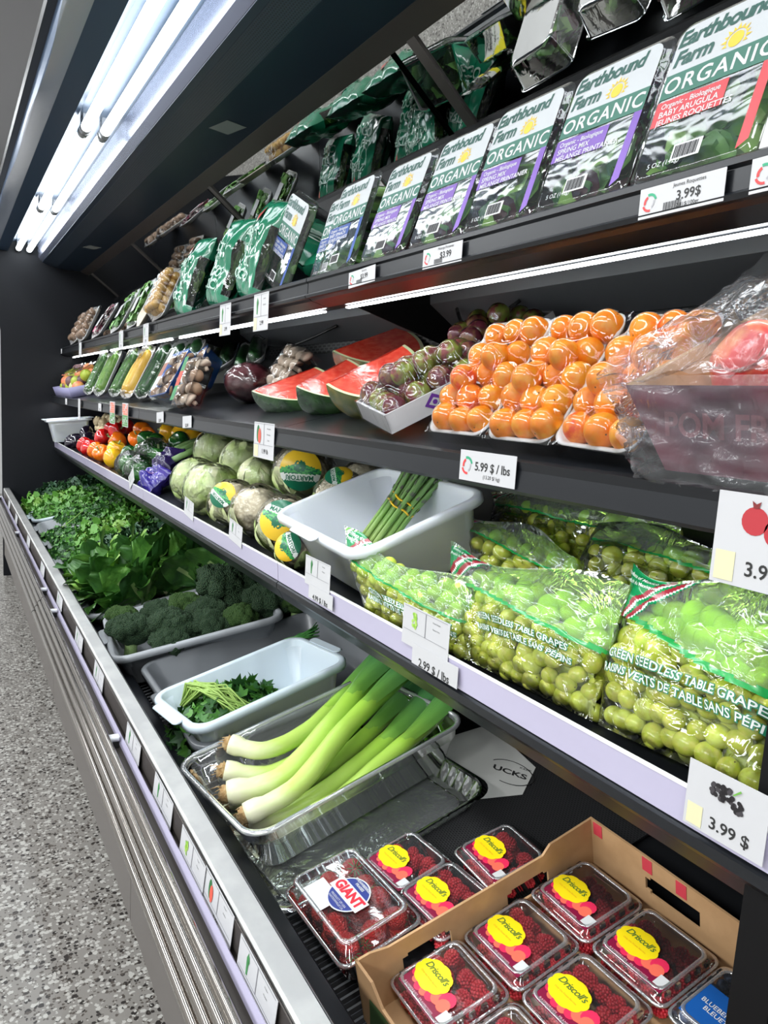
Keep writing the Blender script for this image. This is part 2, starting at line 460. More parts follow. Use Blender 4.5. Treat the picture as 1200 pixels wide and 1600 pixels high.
gm.prism([(.404, dz(.404) + .002), (.412, dz(.412) + .002), (.412, dz(.412) - .004), (.404, dz(.404) - .004)], Y00, YE).prism([(.453, dz(.453) + .002), (.461, dz(.461) + .002), (.461, dz(.461) - .004), (.453, dz(.453) - .004)], Y00, YE)
cpart('intake_grille', gm, mat('grille_plastic', (.055, .06, .066), .35), label='black plastic air grille with rounded slots')
cpart('deck', MB().prism([(.505, dz(.505) - .003), (1.05, dz(1.05) - .003), (1.05, .3), (.505, .3)], Y00, YE), black)
cpart('back_panel', MB().box(1.0, 1.05, Y00, YE, .35, 1.80), mat('back_panel_grey', (.045, .048, .053), .32, .2))
WHERE = ('nearest, cut by the photo edge', 'second from the camera', 'third from the camera', 'fourth from the camera', 'farthest, touching the end wall')
SHELF = {}
ledm = mat('led_strip', (.93, .97, 1.0), .4, emit=E_LED)
edgem = mat('bright_edge', (.85, .86, .85), .2)
for k, (a, b2) in enumerate(SG):
    t = thing('shelf', 'low shelf section with lilac price strip, ' + WHERE[k], 'shelf', (.8, (a + b2) / 2, .8), 'low shelf sections'); bpy.context.view_layer.update()
    m = MB()
    m.prism([(.590, .812), (.583, .808), (.5835, .797), (.590, .790), (.600, .772), (.612, .770), (.998, lz(.998) - .035), (.998, lz(.998) - .003), (.600, .815)], a, b2)
    tpart(t, 'shelf_plate', m, shelfm)
    tpart(t, 'price_strip', MB().prism([(.5865, .8125), (.5835, .850), (.5855, .8508), (.5885, .8135)], a, b2), lilac, label='lilac white plastic price strip')
    tpart(t, 'strip_edge', MB().prism([(.5828, .849), (.5828, .8518), (.5868, .8518), (.5868, .849)], a, b2), edgem)
    tpart(t, 'clear_fence', MB().prism([(.597, .812), (.596, .842), (.5975, .842), (.5985, .812)], a, b2), clear)
    t = thing('shelf', 'middle shelf section with plain black front, ' + WHERE[k], 'shelf', (.8, (a + b2) / 2, 1.1), 'middle shelf sections'); bpy.context.view_layer.update()
    m = MB()
    m.prism([(.574, 1.131), (.566, 1.128), (.568, 1.118), (.566, 1.094), (.569, 1.090), (.578, 1.090), (.582, 1.094), (.998, mz(.998) - .03), (.998, mz(.998)), (.580, 1.1285)], a, b2)
    tpart(t, 'shelf_plate', m, shelfm)
    a2 = .36 if k == 0 else a + .05
    tpart(t, 'led_light', MB().prism([(.60, 1.0985), (.612, 1.0985), (.612, 1.0925), (.60, 1.0925)], a2, b2 - .05), ledm, label='glowing white light strip under shelf')
    t = thing('shelf', 'top shelf section with layered front edge, ' + WHERE[k], 'shelf', (.8, (a + b2) / 2, 1.4), 'top shelf sections'); bpy.context.view_layer.update()
    m = MB()
    m.prism([(.627, 1.428), (.620, 1.424), (.620, 1.418), (.624, 1.415), (.624, 1.395), (.618, 1.391), (.620, 1.386), (.628, 1.386), (.634, 1.382), (.668, 1.374), (.70, 1.378), (.998, tz(.998) - .03), (.998, tz(.998)), (.635, 1.4225)], a, b2)
    tpart(t, 'shelf_plate', m, shelfm)
    tpart(t, 'led_light', MB().prism([(.684, 1.3735), (.692, 1.3735), (.692, 1.3705), (.684, 1.3705)], a + .05, b2 - .05), ledm, label='glowing white light strip under shelf')
cpart('slot_panel', MB().box(.993, .999, Y00, YE, 1.335, 1.362), slots('back_slots', (.09, .095, .10), (.001, .001, .001), 16, 60, .5, .5, .09, .35, 'YZ'))
cpart('upper_valance', MB().sheet([(.915, 1.445), (.918, 1.412), (.992, 1.366)], -.003, Y00, YE), mat('valance_grey', (.20, .21, .225), .35, .3))
for k, y in enumerate(SEAMS[1:5]):
    for (zf, x0, nm) in ((tz, .66, 't'), (mz, .61, 'm'), (lz, .64, 'l')):
        bt = .025
        cpart('shelf_bracket', MB().prism([(x0, zf(x0) - bt), (1.0, zf(1.0) - .02), (1.0, zf(1.0) - .16), (.95, zf(.95) - .15)], y - .002, y + .002), blackm)
cpart('upright', MB().box(.985, 1.0, 1.375, 1.393, .6, 1.8), shelfm)
# upper back, mirror
cpart('mirror_ledge', MB().prism([(1.0, 1.52), (.985, 1.52), (.938, 1.752), (.940, 1.764), (.955, 1.77), (1.0, 1.80)], Y00, YE), black)
mirm = mat('mirror_glass', (.62, .63, .62), .015, 1)
g = .012; 
MX0, MZ0, MX1, MZ1 = .948, 1.763, .783, 1.887
for a, b2 in SG:
    cpart('mirror', MB().prism([(MX0, MZ0), (MX1, MZ1), (MX1 + .003, MZ1 + .004), (MX0 + .003, MZ0 + .004)], a + .008, b2 - .008), mirm, label='tilted mirror above the top shelf')
for y in (1.31, 2.58, 3.8, 4.95, 0.10):
    cpart('mirror_strut', MB().prism([(MX0 - .002, MZ0 - .004), (MX1 - .002, MZ1 - .004), (MX1 + .004, MZ1 + .006), (MX0 + .004, MZ0 + .006)], y - .014, y + .014), mat('strut_metal', (.11, .10, .095), .35, .4))
cpart('canopy_trim', MB().prism([(.735, 1.900), (.785, 1.883), (.789, 1.892), (.735, 1.91)], Y00, YE), mat('bronze_trim', (.085, .072, .068), .35, .4))
# canopy
canm = mat('canopy_blue_black', (.025, .045, .075), .32, .35)
honey = slots('honeycomb', (.025, .042, .068), (.008, .014, .024), 60, 90, .5, .5, .12, .4, 'YX')
cpart('canopy_ceiling', MB().prism([(.52, 1.925), (.60, 1.902), (.735, 1.901), (.735, 1.97), (.52, 1.97)], Y00, YE), canm)
cpart('honeycomb_grille', MB().prism([(.537, 1.9185), (.597, 1.9015), (.598, 1.904), (.538, 1.921)], Y00, YE), honey)
cpart('canopy_top', MB().box(.22, 1.1, Y00, YE, 2.06, 2.09), black)
cpart('canopy_back', MB().prism([(.70, 1.97), (.79, 1.9), (.96, 1.78), (1.05, 1.75), (1.05, 2.06), (.70, 2.06)], Y00, YE), blackm)
refm = mat('light_reflector', (.035, .06, .10), .3, .7)
refw = mat('light_reflector_lens', (.20, .22, .30), .25, .6)
cpart('reflector', MB().sheet([(.335, 1.965), (.352, 2.012), (.372, 2.022), (.475, 2.022), (.492, 2.012)], .003, Y00, YE), refm)
cpart('reflector_side', MB().sheet([(.492, 2.012), (.500, 1.945), (.519, 1.927)], .003, Y00, YE), refw, label='shiny side wall of light reflector')
cpart('canopy_front', MB().prism([(.276, 1.963), (.335, 1.963), (.335, 1.972), (.284, 1.975), (.276, 2.06), (.24, 2.06), (.24, 2.0)], Y00, YE), mat('canopy_front_blue', (.05, .10, .19), .35, .5), label='blue grey painted canopy front')
cpart('curtain_film', MB().grid(lambda u, v: (.276 - .050 * v + (.004 * math.sin(u * 40) + .006 * math.sin(u * 13)) * v, -.9 + 5.9 * u, 1.962 + .006 * v - .01 * v * math.sin(u * 17) * v), 160, 4), film('curtain_plastic', (.62, .64, .68), .3, .02, .5, bump=.3, bscale=20, haze=.12), label='clear plastic night curtain edge')
tubem = mat('fluorescent_tube', (.9, .96, 1.0), .4, emit=E_TUBE)
capm = mat('tube_cap', (.35, .36, .38), .4, .6)
for k in range(5):
    y0, y1 = SEAMS[k], SEAMS[k + 1]
    if k == 0: y0 = Y00 + 1.22 * 0 + (SEAMS[1] - 1.22)
    for (x, z) in ((.390, 1.981), (.447, 1.981)):
        t = cpart('fluorescent_tube', MB().tube([(x, y0 + .035, z), (x, y1 - .035, z)], .015, 12), tubem, label='glowing white fluorescent tube')
        cpart('tube_socket', MB().tube([(x, y1 - .034, z), (x, y1 - .004, z)], .017, 12).box(x - .008, x + .008, y1 - .03, y1 - .008, z, 2.022), capm)
        cpart('tube_socket', MB().tube([(x, y0 + .004, z), (x, y0 + .034, z)], .017, 12).box(x - .008, x + .008, y0 + .008, y0 + .03, z, 2.022), capm)
# end walls of the case
cpart('end_panel', MB().prism([(.292, .0), (.292, 1.5), (.235, 1.8), (.22, 2.09), (1.1, 2.09), (1.1, 0)], YE, YE + .04), mat('end_panel_black', (.005, .006, .009), .45, spec=.3, bump=.03, bscale=5), label='glossy black end wall panel')
cpart('divider_panel', MB().prism([(.590, .44), (.590, 1.06), (.60, 1.08), (1.0, 1.18), (1.0, .55)], .30, .335), blackm, label='matt black divider panel at the near end')
tape = mat('paper_tape', (.25, .27, .27), .6)
for (x, y) in ((.668, 2.05), (.66, 4.15)):
    o = MB().box(-.03, .03, -.045, .045, 0, .0006).build('paper_tape', tape); o.location = (x, y, 1.9); o.rotation_euler = (0, 0, .25)
    tag(o, 'grey strip of tape on canopy ceiling, ' + ('nearer one' if y < 3 else 'far one by the end wall'), 'tape')

for k, (y0, y1, lab) in enumerate(((1.30, 1.10, 'thin black cable under the top shelf behind the plum boxes'), (2.50, 1.86, 'thin black cable hanging behind the cucumber trays'))):
    o = MB().tube([(.93 - .03 * math.sin(PI_ * i / 12), y0 + (y1 - y0) * i / 12, 1.395 - .05 * math.sin(PI_ * i / 12)) for i in range(13)], .004, 8).build('cable', mat('cable_black', (.006, .006, .007), .35)); tag(o, lab, 'cable')
# ================================================================== price tags
logo_r = mat('logo_red', (.75, .05, .05), .5); logo_g = mat('logo_green', (.03, .35, .18), .5)
buff = mat('buff_print', (.72, .68, .42), .5); greyink = mat('grey_ink', (.25, .25, .27), .6)
def F(cx, cy, z, s=1.0, ang=0):
    """text frame of a face whose +X is up and -Y is right"""
    ca, sa = math.cos(ang), math.sin(ang)
    return lambda a, b: (cx + s * (a * sa + b * ca), cy - s * (a * ca - b * sa), z)
def disc(cx, cy, rx, ry, n=18): return [(cx + rx * math.cos(2 * math.pi * i / n), cy + ry * math.sin(2 * math.pi * i / n)) for i in range(n)]
ICON = {}
def icon(kind, mb):
    """draws into mb around (0,0), about 1 unit; returns materials"""
    P = lambda pts, m, z=0: mb.add([(b, -a, z) for a, b in pts], [tuple(range(len(pts)))], m, False)
    if kind == 'melon':
        P(disc(-.12, .0, .22, .48), 0); P(disc(.12, -.12, .22, .42), 1, .0004); return [mat('pic_dark_green', (.03, .16, .05), .6), mat('pic_red', (.75, .12, .08), .6)]
    if kind == 'pomegranate':
        for cx, cy, r in ((-.26, .08, .3), (.28, -.1, .32)):
            P(disc(cx, cy, r, r), 0); P([(cx - .06, cy + r - .03), (cx + .06, cy + r - .03), (cx + .1, cy + r + .12), (cx, cy + r + .06), (cx - .1, cy + r + .12)], 1, .0004)
        return [mat('pic_pom_red', (.45, .03, .04), .6), mat('pic_pom_dark', (.2, .02, .02), .6)]
    if kind == 'berries':
        for i in range(34):
            a = rnd.random() * 6.28; q = rnd.random() ** .5
            P(disc(-.12 + .36 * q * math.cos(a), .08 + .26 * q * math.sin(a), .075, .075, 10), 0 if i % 3 else 2, i * 2e-5)
        for i in range(14):
            a = rnd.random() * 6.28; q = rnd.random() ** .5
            P(disc(.38 + .16 * q * math.cos(a), -.12 + .16 * q * math.sin(a), .07, .07, 10), 0 if i % 3 else 2, i * 2e-5)
        P([(.2, .2), (.42, .42), (.46, .38), (.24, .18)], 1, .001)
        return [mat('pic_black', (.012, .01, .012), .5), mat('pic_green', (.15, .4, .06), .6), mat('pic_darkgrey', (.05, .045, .05), .5)]
    if kind == 'grapes':
        for i in range(26):
            a = rnd.random() * 6.28; q = rnd.random() ** .5
            P(disc(.2 * q * math.cos(a) + .05, .38 * q * math.sin(a), .09, .09, 10), i % 2, i * 2e-5)
        return [mat('pic_grape', (.25, .5, .05), .6), mat('pic_grape_b', (.4, .62, .12), .6)]
    P([(-.08, -.5), (.06, -.5), (.12, .1), (.02, .5), (-.14, .2)], 0); P([(.06, -.1), (.2, .15), (.1, .4), (.04, .1)], 0)
    return [mat('pic_leaf', (.06, .25, .08), .6)]

def price_tag(w, h, kind=None, lines=(), price=None, psize=.018, wide=False, cardm=None, yellow=False):
    t = thing('price_tag', 'tag', 'price tag')
    MB().box(-h / 2, h / 2, -w / 2, w / 2, -.0006, 0).build('card', cardm or paper, t)
    z = .0004
    if wide:
        m = MB(); cx = w / 2 - .3 * h - .004
        def arc(a0, a1, r0, r1, mi):
            n = 8; o = [(r0 * math.cos(a0 + (a1 - a0) * i / n), r0 * math.sin(a0 + (a1 - a0) * i / n)) for i in range(n + 1)]
            q = [(r1 * math.cos(a0 + (a1 - a0) * i / n), r1 * math.sin(a0 + (a1 - a0) * i / n)) for i in range(n + 1)]
            m.add([(y, cx - x, z) for x, y in o + q[::-1]], [tuple(range(2 * n + 2))], mi, False)
        r = h * .3
        arc(.3, 1.9, r, r * .72, 0); arc(2.0, 3.4, r * .8, r * .5, 1); arc(3.5, 4.9, r, r * .74, 1); arc(5.2, 6.6, r * .7, r * .5, 2)
        m.build('logo', [logo_g, logo_r, mat('logo_grey', (.4, .4, .42), .5)], t)
        lm = MB(); lm.text(price, psize, F(0, -.10 * w, z), bold=.015)
        for k, s in enumerate(lines): lm.text(s, psize * .42, F(-h * .3 if k else h * .36, -.1 * w, z))
        lm.build('lettering', ink, t)
        if yellow != 'nobar':
            bm = MB()
            for i in range(18):
                y = .18 * w - i * .012 * w; bm.box(-h * .36, -h * .12, y, y + (.004 if i % 3 else .007) * w, z, z + .0001)
            bm.build('barcode', ink, t)
        return t
    fr = MB()
    for (x0, x1, y0, y1) in ((h * .46, h * .47, -w * .46, w * .46), (-h * .12, -h * .11, -w * .46, w * .46), (-h * .12, h * .46, -w * .02, -w * .005)) if not kind == 'big' else ():
        fr.box(x0, x1, y0, y1, z, z + .0001)
    if lines:
        fr.build('ruling', greyink, t)
    if kind:
        m = MB(); ms = icon(kind, m); s = min(w * .42, h * .5) if lines else min(w * .75, h * .5)
        m.v = [(x * s + h * .18, y * s + (w * .24 if lines else 0), z + zz) for x, y, zz in m.v]
        m.build('picture', ms, t)
    lm = MB()
    for k, s in enumerate(lines): lm.text(s, h * .055, F(h * (.34 - k * .16), -w * .24, z))
    if price: lm.text(price, psize, F(-h * .3, -w * .08 if yellow else 0, z), bold=.015)
    if lm.v: lm.build('lettering', ink, t)
    if yellow:
        MB().box(-h * .46, -h * .14, w * .26, w * .46, z, z + .0001).build('colour_block', buff, t)
    return t
def put_tag(t, x, y, z, label, slope=90, roll=0, group=None):
    t['label'] = label
    if group: t['group'] = group
    pose(t, (x, y, z), slope, roll); return t
def clipm(w, h):
    return
# top shelf
T = price_tag
put_tag(T(.098, .030, None, ('Jeunes Roquettes', '2.81$/100gr'), '3.99$', .0125, True), .6185, .508, 1.402, 'white shelf label reading 3.99$ under the arugula pack')
put_tag(T(.098, .030, None, ('Salade', '2.81$/100gr'), '3.99$', .0125, True), .6185, .385, 1.402, 'white shelf label cut by the right photo edge, top shelf')
put_tag(T(.098, .028, None, ('Melange Printanier',), '$3.99', .0125, True), .6185, .912, 1.402, 'white shelf label reading $3.99 under the middle spring mix packs')
put_tag(T(.094, .027, None, ('Epinards',), '$3.99', .0115, True), .6185, 1.152, 1.400, 'tilted white shelf label under the blue spinach pack', roll=2)
put_tag(T(.090, .082, 'leaf', ('Spinach', 'Epinards'), '2.99', .013, yellow=True), .612, 1.607, 1.376, 'hanging card with green leaf picture below the big spinach box')
put_tag(T(.085, .078, 'leaf', ('Romaine',), '3.99', .013, yellow=True), .612, 1.855, 1.376, 'hanging card with dark plant picture below the romaine bags')
for k, (y, n) in enumerate(((2.72, 'below the yellow potatoes tray'), (3.15, 'below the snow pea trays'), (4.2, 'farthest hanging card of the top shelf'))):
    put_tag(T(.08, .075, 'leaf', ('Legumes',), '2.99', .012), .612, y, 1.385, 'small white hanging card, ' + n)
put_tag(T(.04, .028, None, (), '1.99', .012), .612, 4.93, 1.402, 'tiny white label by the end wall, top shelf')
# middle shelf
put_tag(T(.108, .038, None, ('', '(13.20 $/ kg)'), '5.99 $ / lbs', .0150, True, yellow='nobar'), .5635, .703, 1.115, 'white shelf label reading 5.99 $ / lbs under the apricots')
put_tag(T(.112, .074, 'melon', ('Watermelon', 'Melon d\'eau', 'Sandia'), '1.99 lb', .013, yellow=True), .5635, 1.437, 1.098, 'hanging card with watermelon picture')
put_tag(T(.090, .078, 'pomegranate', (), '3.99 $', .017, yellow=True), .5625, .342, 1.090, 'card with two red pomegranates reading 3.99')
for y, n in ((2.005, 'right one of the pair'), (2.30, 'left one of the pair')):
    put_tag(T(.085, .032, None, (), '$2.49', .013), .5635, y, 1.110, 'small tilted white label below the mushroom packs, ' + n, roll=4)
pr, pg = mat('pic_pink', (.75, .25, .18), .6), mat('pic_mix_green', (.12, .3, .1), .6)
for y, n in ((2.78, 'right'), (3.02, 'left')):
    t = T(.10, .085, None, (), None); put_tag(t, .557, y, 1.098, f'colourful hanging card of mixed vegetables, {n} one above the peppers')
    m = MB()
    for i in range(10):
        for j in range(8): m.box(-.04 + i * .008, -.04 + i * .008 + .007, -.046 + j * .0115, -.046 + j * .0115 + .010, .0003, .0005, mi=(1 if i < 5 else 0) if rnd.random() < .8 else 2)
    m.build('picture', [pr, pg, paper], t)
for y, n in ((3.33, 'below the squash tray'), (4.35, 'below the mixed fruit tray')):
    put_tag(T(.07, .032, None, (), '1.99', .013), .5635, y, 1.110, 'little white square label ' + n)
put_tag(T(.06, .10, None, ('x',), '2.99', .012), .557, 3.85, 1.085, 'narrow hanging card over the garlic')
# low shelf
put_tag(T(.118, .060, 'grapes', ('Green Grapes', 'Raisins Verts'), None), .5815, .835, .866, 'clear backed card with green grapes picture')
put_tag(T(.112, .030, None, (), '2.99 $ / lbs', .017), .5800, .805, .829, 'white price strip reading 2.99 $ / lbs below the grapes')
put_tag(T(.105, .055, 'leaf', ('Asparagus', 'Asperges'), None), .5815, 1.192, .870, 'card with green asparagus picture on white tub front')
put_tag(T(.100, .026, None, (), '4.99 $ / lbs', .014), .5800, 1.172, .833, 'white price strip reading 4.99 $ / lbs below the tub')
t = put_tag(T(.078, .062, 'berries', (), '3.99 $', .0155, yellow=True), .5800, .356, .850, 'card with blackberries picture reading 3.99 $', roll=0)
for y, n, r in ((1.64, 'in front of the cauliflowers', -6), (2.03, 'in front of the cabbages', -6), (2.78, 'in front of the blue bags', 30)):
    put_tag(T(.09, .05, 'leaf', ('Chou', 'Cabbage'), None), .5815, y, .868, 'clear card holder with green picture, ' + n, roll=r)
# bottom ticket strip: cards stand behind the strip
cls = ('leaf', 'melon', 'leaf', 'leaf', 'leaf', 'leaf', 'leaf', 'leaf')
for k, (y, n) in enumerate(((.70, 'nearest'), (.845, 'with a red picture, second nearest'), (.955, 'third nearest'), (1.13, 'fourth nearest'), (1.345, 'beside the white clip'), (1.72, 'below the broccoli'), (2.0, 'below the romaine'), (2.4, 'next beyond the romaine one'), (2.85, 'below the kale'), (3.4, 'below the parsley'), (4.0, 'farthest but one'), (4.5, 'farthest'))):
    cd = T(.115, .055, 'melon' if k == 1 else ('grapes' if k == 2 else 'leaf'), ('Produit', 'Produce'), '2.99', .011)
    put_tag(cd, .2890 + .002 * (k % 2), y, .521, 'white price card in the bottom ticket strip, ' + n, slope=84)
# bumper clips
cb = mat('clip_black', (.03, .03, .03), .4)
for k, (y, n) in enumerate(((1.415, 'nearest'), (2.35, 'second'), (2.62, 'third'), (3.7, 'fourth'), (4.93, 'farthest'))):
    t = thing('rail_clip', f'small white topped black clip on the chrome rail, {n} from the camera', 'clip', (.262, y, .487), 'rail clips')
    MB().box(-.004, .016, -.006, .006, 0, .022).build('clip_body', cb, t)
    MB().loft([(.013, .009, .003, .022, .004, 0), (.013, .009, .003, .030, .004, 0)], 3).build('clip_cap', mat('clip_white', (.7, .72, .74), .3), t)
# ================================================================== leafy stuff helpers
def leafmix(mb, n, box, size, nm, seed=1, jit=1.0, clamp=(.004, .004, .002)):
    r = random.Random(seed)
    for _ in range(n):
        c = Vector([r.uniform(-b, b) for b in box[:3]]) + Vector(box[3:6] if len(box) > 3 else (0, 0, 0))
        m = Matrix.Translation(c) @ Matrix.Rotation(r.uniform(0, 6.28), 4, 'Z') @ Matrix.Rotation(r.uniform(-.9, .9) * jit, 4, 'X') @ Matrix.Rotation(r.uniform(-.9, .9) * jit, 4, 'Y')
        s = size * r.uniform(.6, 1.2); w = s * r.uniform(.35, .6); cu = r.uniform(-.4, .5)
        def fn(u, v):
            x = (u - .5) * s; k = math.sin(math.pi * (u * .92 + .04)) ** .7
            y = (v - .5) * w * k * 2
            return (x, y, cu * x * x / s * 2 + abs(v - .5) * w * .5 + .003 * math.sin(u * 17 + v * 5))
        b0 = len(mb.v); mb.grid(fn, 5, 2, mi=r.randrange(nm), mtx=m)
        if clamp:
            o3 = box[3:6] if len(box) > 3 else (0, 0, 0)
            for q in range(b0, len(mb.v)):
                mb.v[q] = tuple(min(max(mb.v[q][i], o3[i] - box[i] - clamp[i]), o3[i] + box[i] + clamp[i]) for i in range(3))
    return mb
G1 = mat('leaf_green', (.07, .20, .04), .45, col2=(.13, .32, .06), cscale=30)
G2 = mat('leaf_dark', (.035, .12, .04), .4)
G3 = mat('leaf_light', (.22, .42, .09), .45)
G4 = mat('leaf_red', (.09, .03, .035), .45)
# ------------------------------------------------------------------ organic greens clamshell
hdr = mat('label_white', (.58, .60, .61), .5, spec=.25); eg = mat('brand_green', (.015, .09, .065), .4)
band = mat('band_green', (.075, .20, .15), .5, spec=.25); sun = mat('sun_yellow', (.85, .55, .03), .4)
purple = mat('label_purple', (.23, .13, .45), .5, spec=.25); redp = mat('label_red', (.62, .09, .10), .5, spec=.25); bluep = mat('label_blue', (.04, .09, .32), .5, spec=.25)
whink = mat('white_print', (.66, .67, .67), .4)
lidclear = film('lid_plastic', (.97, .98, .98), .06, .02, 1.0, bump=.45, bscale=7, dist=.009, haze=.02, aniso=.5)
def clamshell(colm, txt, leaf_mats, h=.192, w=.150, d=.058, big=1.0):
    t = thing('salad_clamshell', 'x', 'salad pack')
    hx, hy = h / 2, w / 2
    MB().loft([(hx, hy, .018, .0), (hx, hy, .018, .0012), (hx - .005, hy - .005, .014, .0014), (hx - .008, hy - .008, .013, .006), (hx - .011, hy - .011, .012, .0072)], 5, cap0=False).build('lid', lidclear, t)
    MB().loft([(hx, hy, .018, -.0005), (hx - .006, hy - .006, .014, -.002), (hx - .016, hy - .014, .02, -d + .006), (hx - .024, hy - .022, .02, -d)], 5, cap0=False, cap1=True).build('tray', clear, t)
    z = .0078
    n = 10; r = .014; X1 = hx - .010; Y1 = hy - .010; xb = hx - .064
    arc = lambda cy, s: [(X1 - r + r * math.sin(a), cy + s * r * math.cos(a)) for a in [math.pi / 2 * i / 6 for i in range(7)]]
    pts = [(xb, Y1)] + arc(Y1 - r, 1) + [(x, y) for x, y in arc(-Y1 + r, -1)[::-1]] + [(xb, -Y1)]
    lab = MB().add([(x, y, z) for x, y in pts], [tuple(range(len(pts)))[::-1]], 0, False).build('header_label', hdr, t)
    MB().add([(xb, Y1, z), (xb, -Y1, z), (xb - .028, -Y1, z), (xb - .028, Y1, z)], [(3, 2, 1, 0)], 0, False).build('band', band, t)
    MB().add([(xb - .031, Y1, z), (xb - .031, -Y1 + .045, z), (xb - .060, -Y1 + .045, z), (xb - .060, Y1, z)], [(3, 2, 1, 0)], 0, False).build('variety_label', colm, t)
    MB().add([(xb - .028, -Y1 + .011, z), (xb - .028, -Y1, z), (-hx + .02, -Y1, z), (-hx + .012, -Y1 + .011, z)], [(3, 2, 1, 0)], 0, False).build('side_strip', colm, t)
    zz = z + .0004
    m = MB(); m.text('Earthbound', .0245, F(hx - .025, .010, zz), bold=.035, shear=.18, space=.92)
    m.text('Farm', .0245, F(hx - .048, .038, zz), bold=.035, shear=.18, space=.92)
    m.build('brand_lettering', eg, t)
    m = MB(); cx, cy = hx - .052, -.012
    m.add([(cx + b, cy - a, zz) for a, b in disc(0, 0, .0085, .0085)], [tuple(range(18))], 0, False)
    for i in range(11):
        a = math.pi * (i / 10) * 1.25 - .4; c, s_ = math.cos(a), math.sin(a); r0, r1, wd = .0105, .0175 if i % 2 else .0155, .0022
        q = [(r0 * c - wd * s_, r0 * s_ + wd * c), (r1 * c, r1 * s_), (r0 * c + wd * s_, r0 * s_ - wd * c)]
        m.add([(cx + y, cy - x, zz) for x, y in q], [(0, 1, 2)], 0, False)
    m.build('sun_emblem', sun, t)
    m = MB(); m.text('ORGANIC', .0255, F(xb - .015, .0, zz), bold=.015, space=1.12)
    for k, s in enumerate(txt): m.text(s, .0098 if k else .0085, F(xb - .038 - k * .0095, .058, zz), bold=.012, align='LEFT')
    m.text('5 OZ (142g)', .008, F(-hx + .02, .05, zz), align='LEFT'); m.build('white_lettering', whink, t)
    m = MB()
    for i in range(14): m.box(-hx + .022, -hx + .036, .018 - i * .002, .018 - i * .002 + (.0012 if i % 3 else .0016), zz, zz + .0001)
    MB().box(-hx + .020, -hx + .038, -.012, .022, z, z + .0002).build('barcode_patch', whink, t)
    m.build('barcode', ink, t)
    lv = leafmix(MB(), 95, (hx - .02, hy - .016, d * .40, 0, 0, -d * .5), .05, len(leaf_mats), seed=len(txt[0])).build('salad_leaves', leaf_mats, t)
    lv['kind'] = 'stuff'
    return t
SM = clamshell(purple, ('Organic - Biologique', 'SPRING MIX', 'MÉLANGE PRINTANIER'), [G1, G3, G2, G4])
AR = clamshell(redp, ('Organic - Biologique', 'BABY ARUGULA', 'JEUNES ROQUETTES'), [G1, G3, G1])
SP = clamshell(bluep, ('Organic - Biologique', 'BABY SPINACH', 'JEUNES ÉPINARDS'), [G2, G1])
TX = .665
def shelf_t(o, y, lean=72, dx=0, dyaw=0, dzz=0, label=None, half=.094, group=None):
    a = R(lean); x = .640 + dx
    z = tz(x) + .002 + dzz
    pose(o, (x + half * math.cos(a), y, z + half * math.sin(a)), lean, dyaw)
    if label: o['label'] = label
    if group: o['group'] = group
shelf_t(AR, .520, label='salad clamshell with red baby arugula label, front row top shelf')
names = ['directly left of the red arugula pack', 'second left of the arugula pack', 'third left of the arugula pack', 'fourth left of the arugula pack']
for k, (y, n) in enumerate(zip((.672, .822, .968, 1.128), names)):
    o = SM if k == 0 else copy_tree(SM)
    shelf_t(o, y, 72 + rnd.uniform(-1, 2), dyaw=rnd.uniform(-1, 1), label='purple labelled spring mix clamshell, ' + n, group='spring mix clamshells')
shelf_t(SP, 1.300, 74, label='salad clamshell with blue baby spinach label in front row', group='spinach clamshells')
o = copy_tree(SP); shelf_t(o, 1.43, 74, dx=.04, label='spinach clamshell half hidden behind the big turned box', group='spinach clamshells')
BS = copy_tree(SP); BS.name = 'salad_clamshell'
for ch in BS.children: pass
pose(BS, (.700, 1.66, tz(.64) + .118), 80, -24, scale=(1.2, 1.1, 1.9)); BS['label'] = 'big deep spinach box turned sideways beside the green romaine bags'; BS['group'] = 'spinach clamshells'
# second row, seen in the tilted mirror
for k, (y, dx, rz) in enumerate(((.70, .20, 4), (.88, .20, -5), (1.06, .20, 6), (1.24, .20, -4), (.54, .2, 3))):
    o = copy_tree(SM if k % 2 else AR); pose(o, (.78 + .03 * (k % 2), y, tz(.8) + .105 + .02 * (k % 2)), 34, rz, 0, 180); o['category'] = 'salad pack'; o.update_tag(); (lambda **q: (o.__setitem__('label', q['label']), o.__setitem__('group', q['group'])))( label='salad clamshell in the rear rows, seen from above in the mirror', group='clamshells in the rear rows')
# ------------------------------------------------------------------ six-count white carton at the right edge
t = thing('salad_carton', 'white cardboard pack with green leaf and number 6 at right edge', 'carton', (.632, .388, tz(.632) + .002))
MB().prism([(0, 0), (.03, .115), (.10, .115), (.10, 0)], -.055, .052).build('box_body', mat('carton_white', (.62, .6, .6), .5), t)
m = MB(); FF = lambda a, b: (.03 * b / .115 - .0006, -a, b)
m.add([FF(a, b) for a, b in ((-.02, .06), (.01, .06), (.01, .085), (-.02, .085))], [(0, 1, 2, 3)], 0, False); m.build('hand_hole', mat('hole_brown', (.05, .03, .025), .6), t)
m = MB(); m.add([FF(a, b) for a, b in ((-.045, .088), (.05, .088), (.05, .093), (-.045, .093))], [(0, 1, 2, 3)], 0, False); m.build('red_stripe', logo_r, t)
m = MB(); m.add([FF(a, b) for a, b in ((-.045, .080), (.05, .080), (.05, .085), (-.045, .085))], [(0, 1, 2, 3)], 0, False); m.build('green_stripe', logo_g, t)
m = MB(); m.text('6', .028, lambda a, b: FF(a - .005, b + .03), bold=.02); m.build('lettering', ink, t)
m = MB()
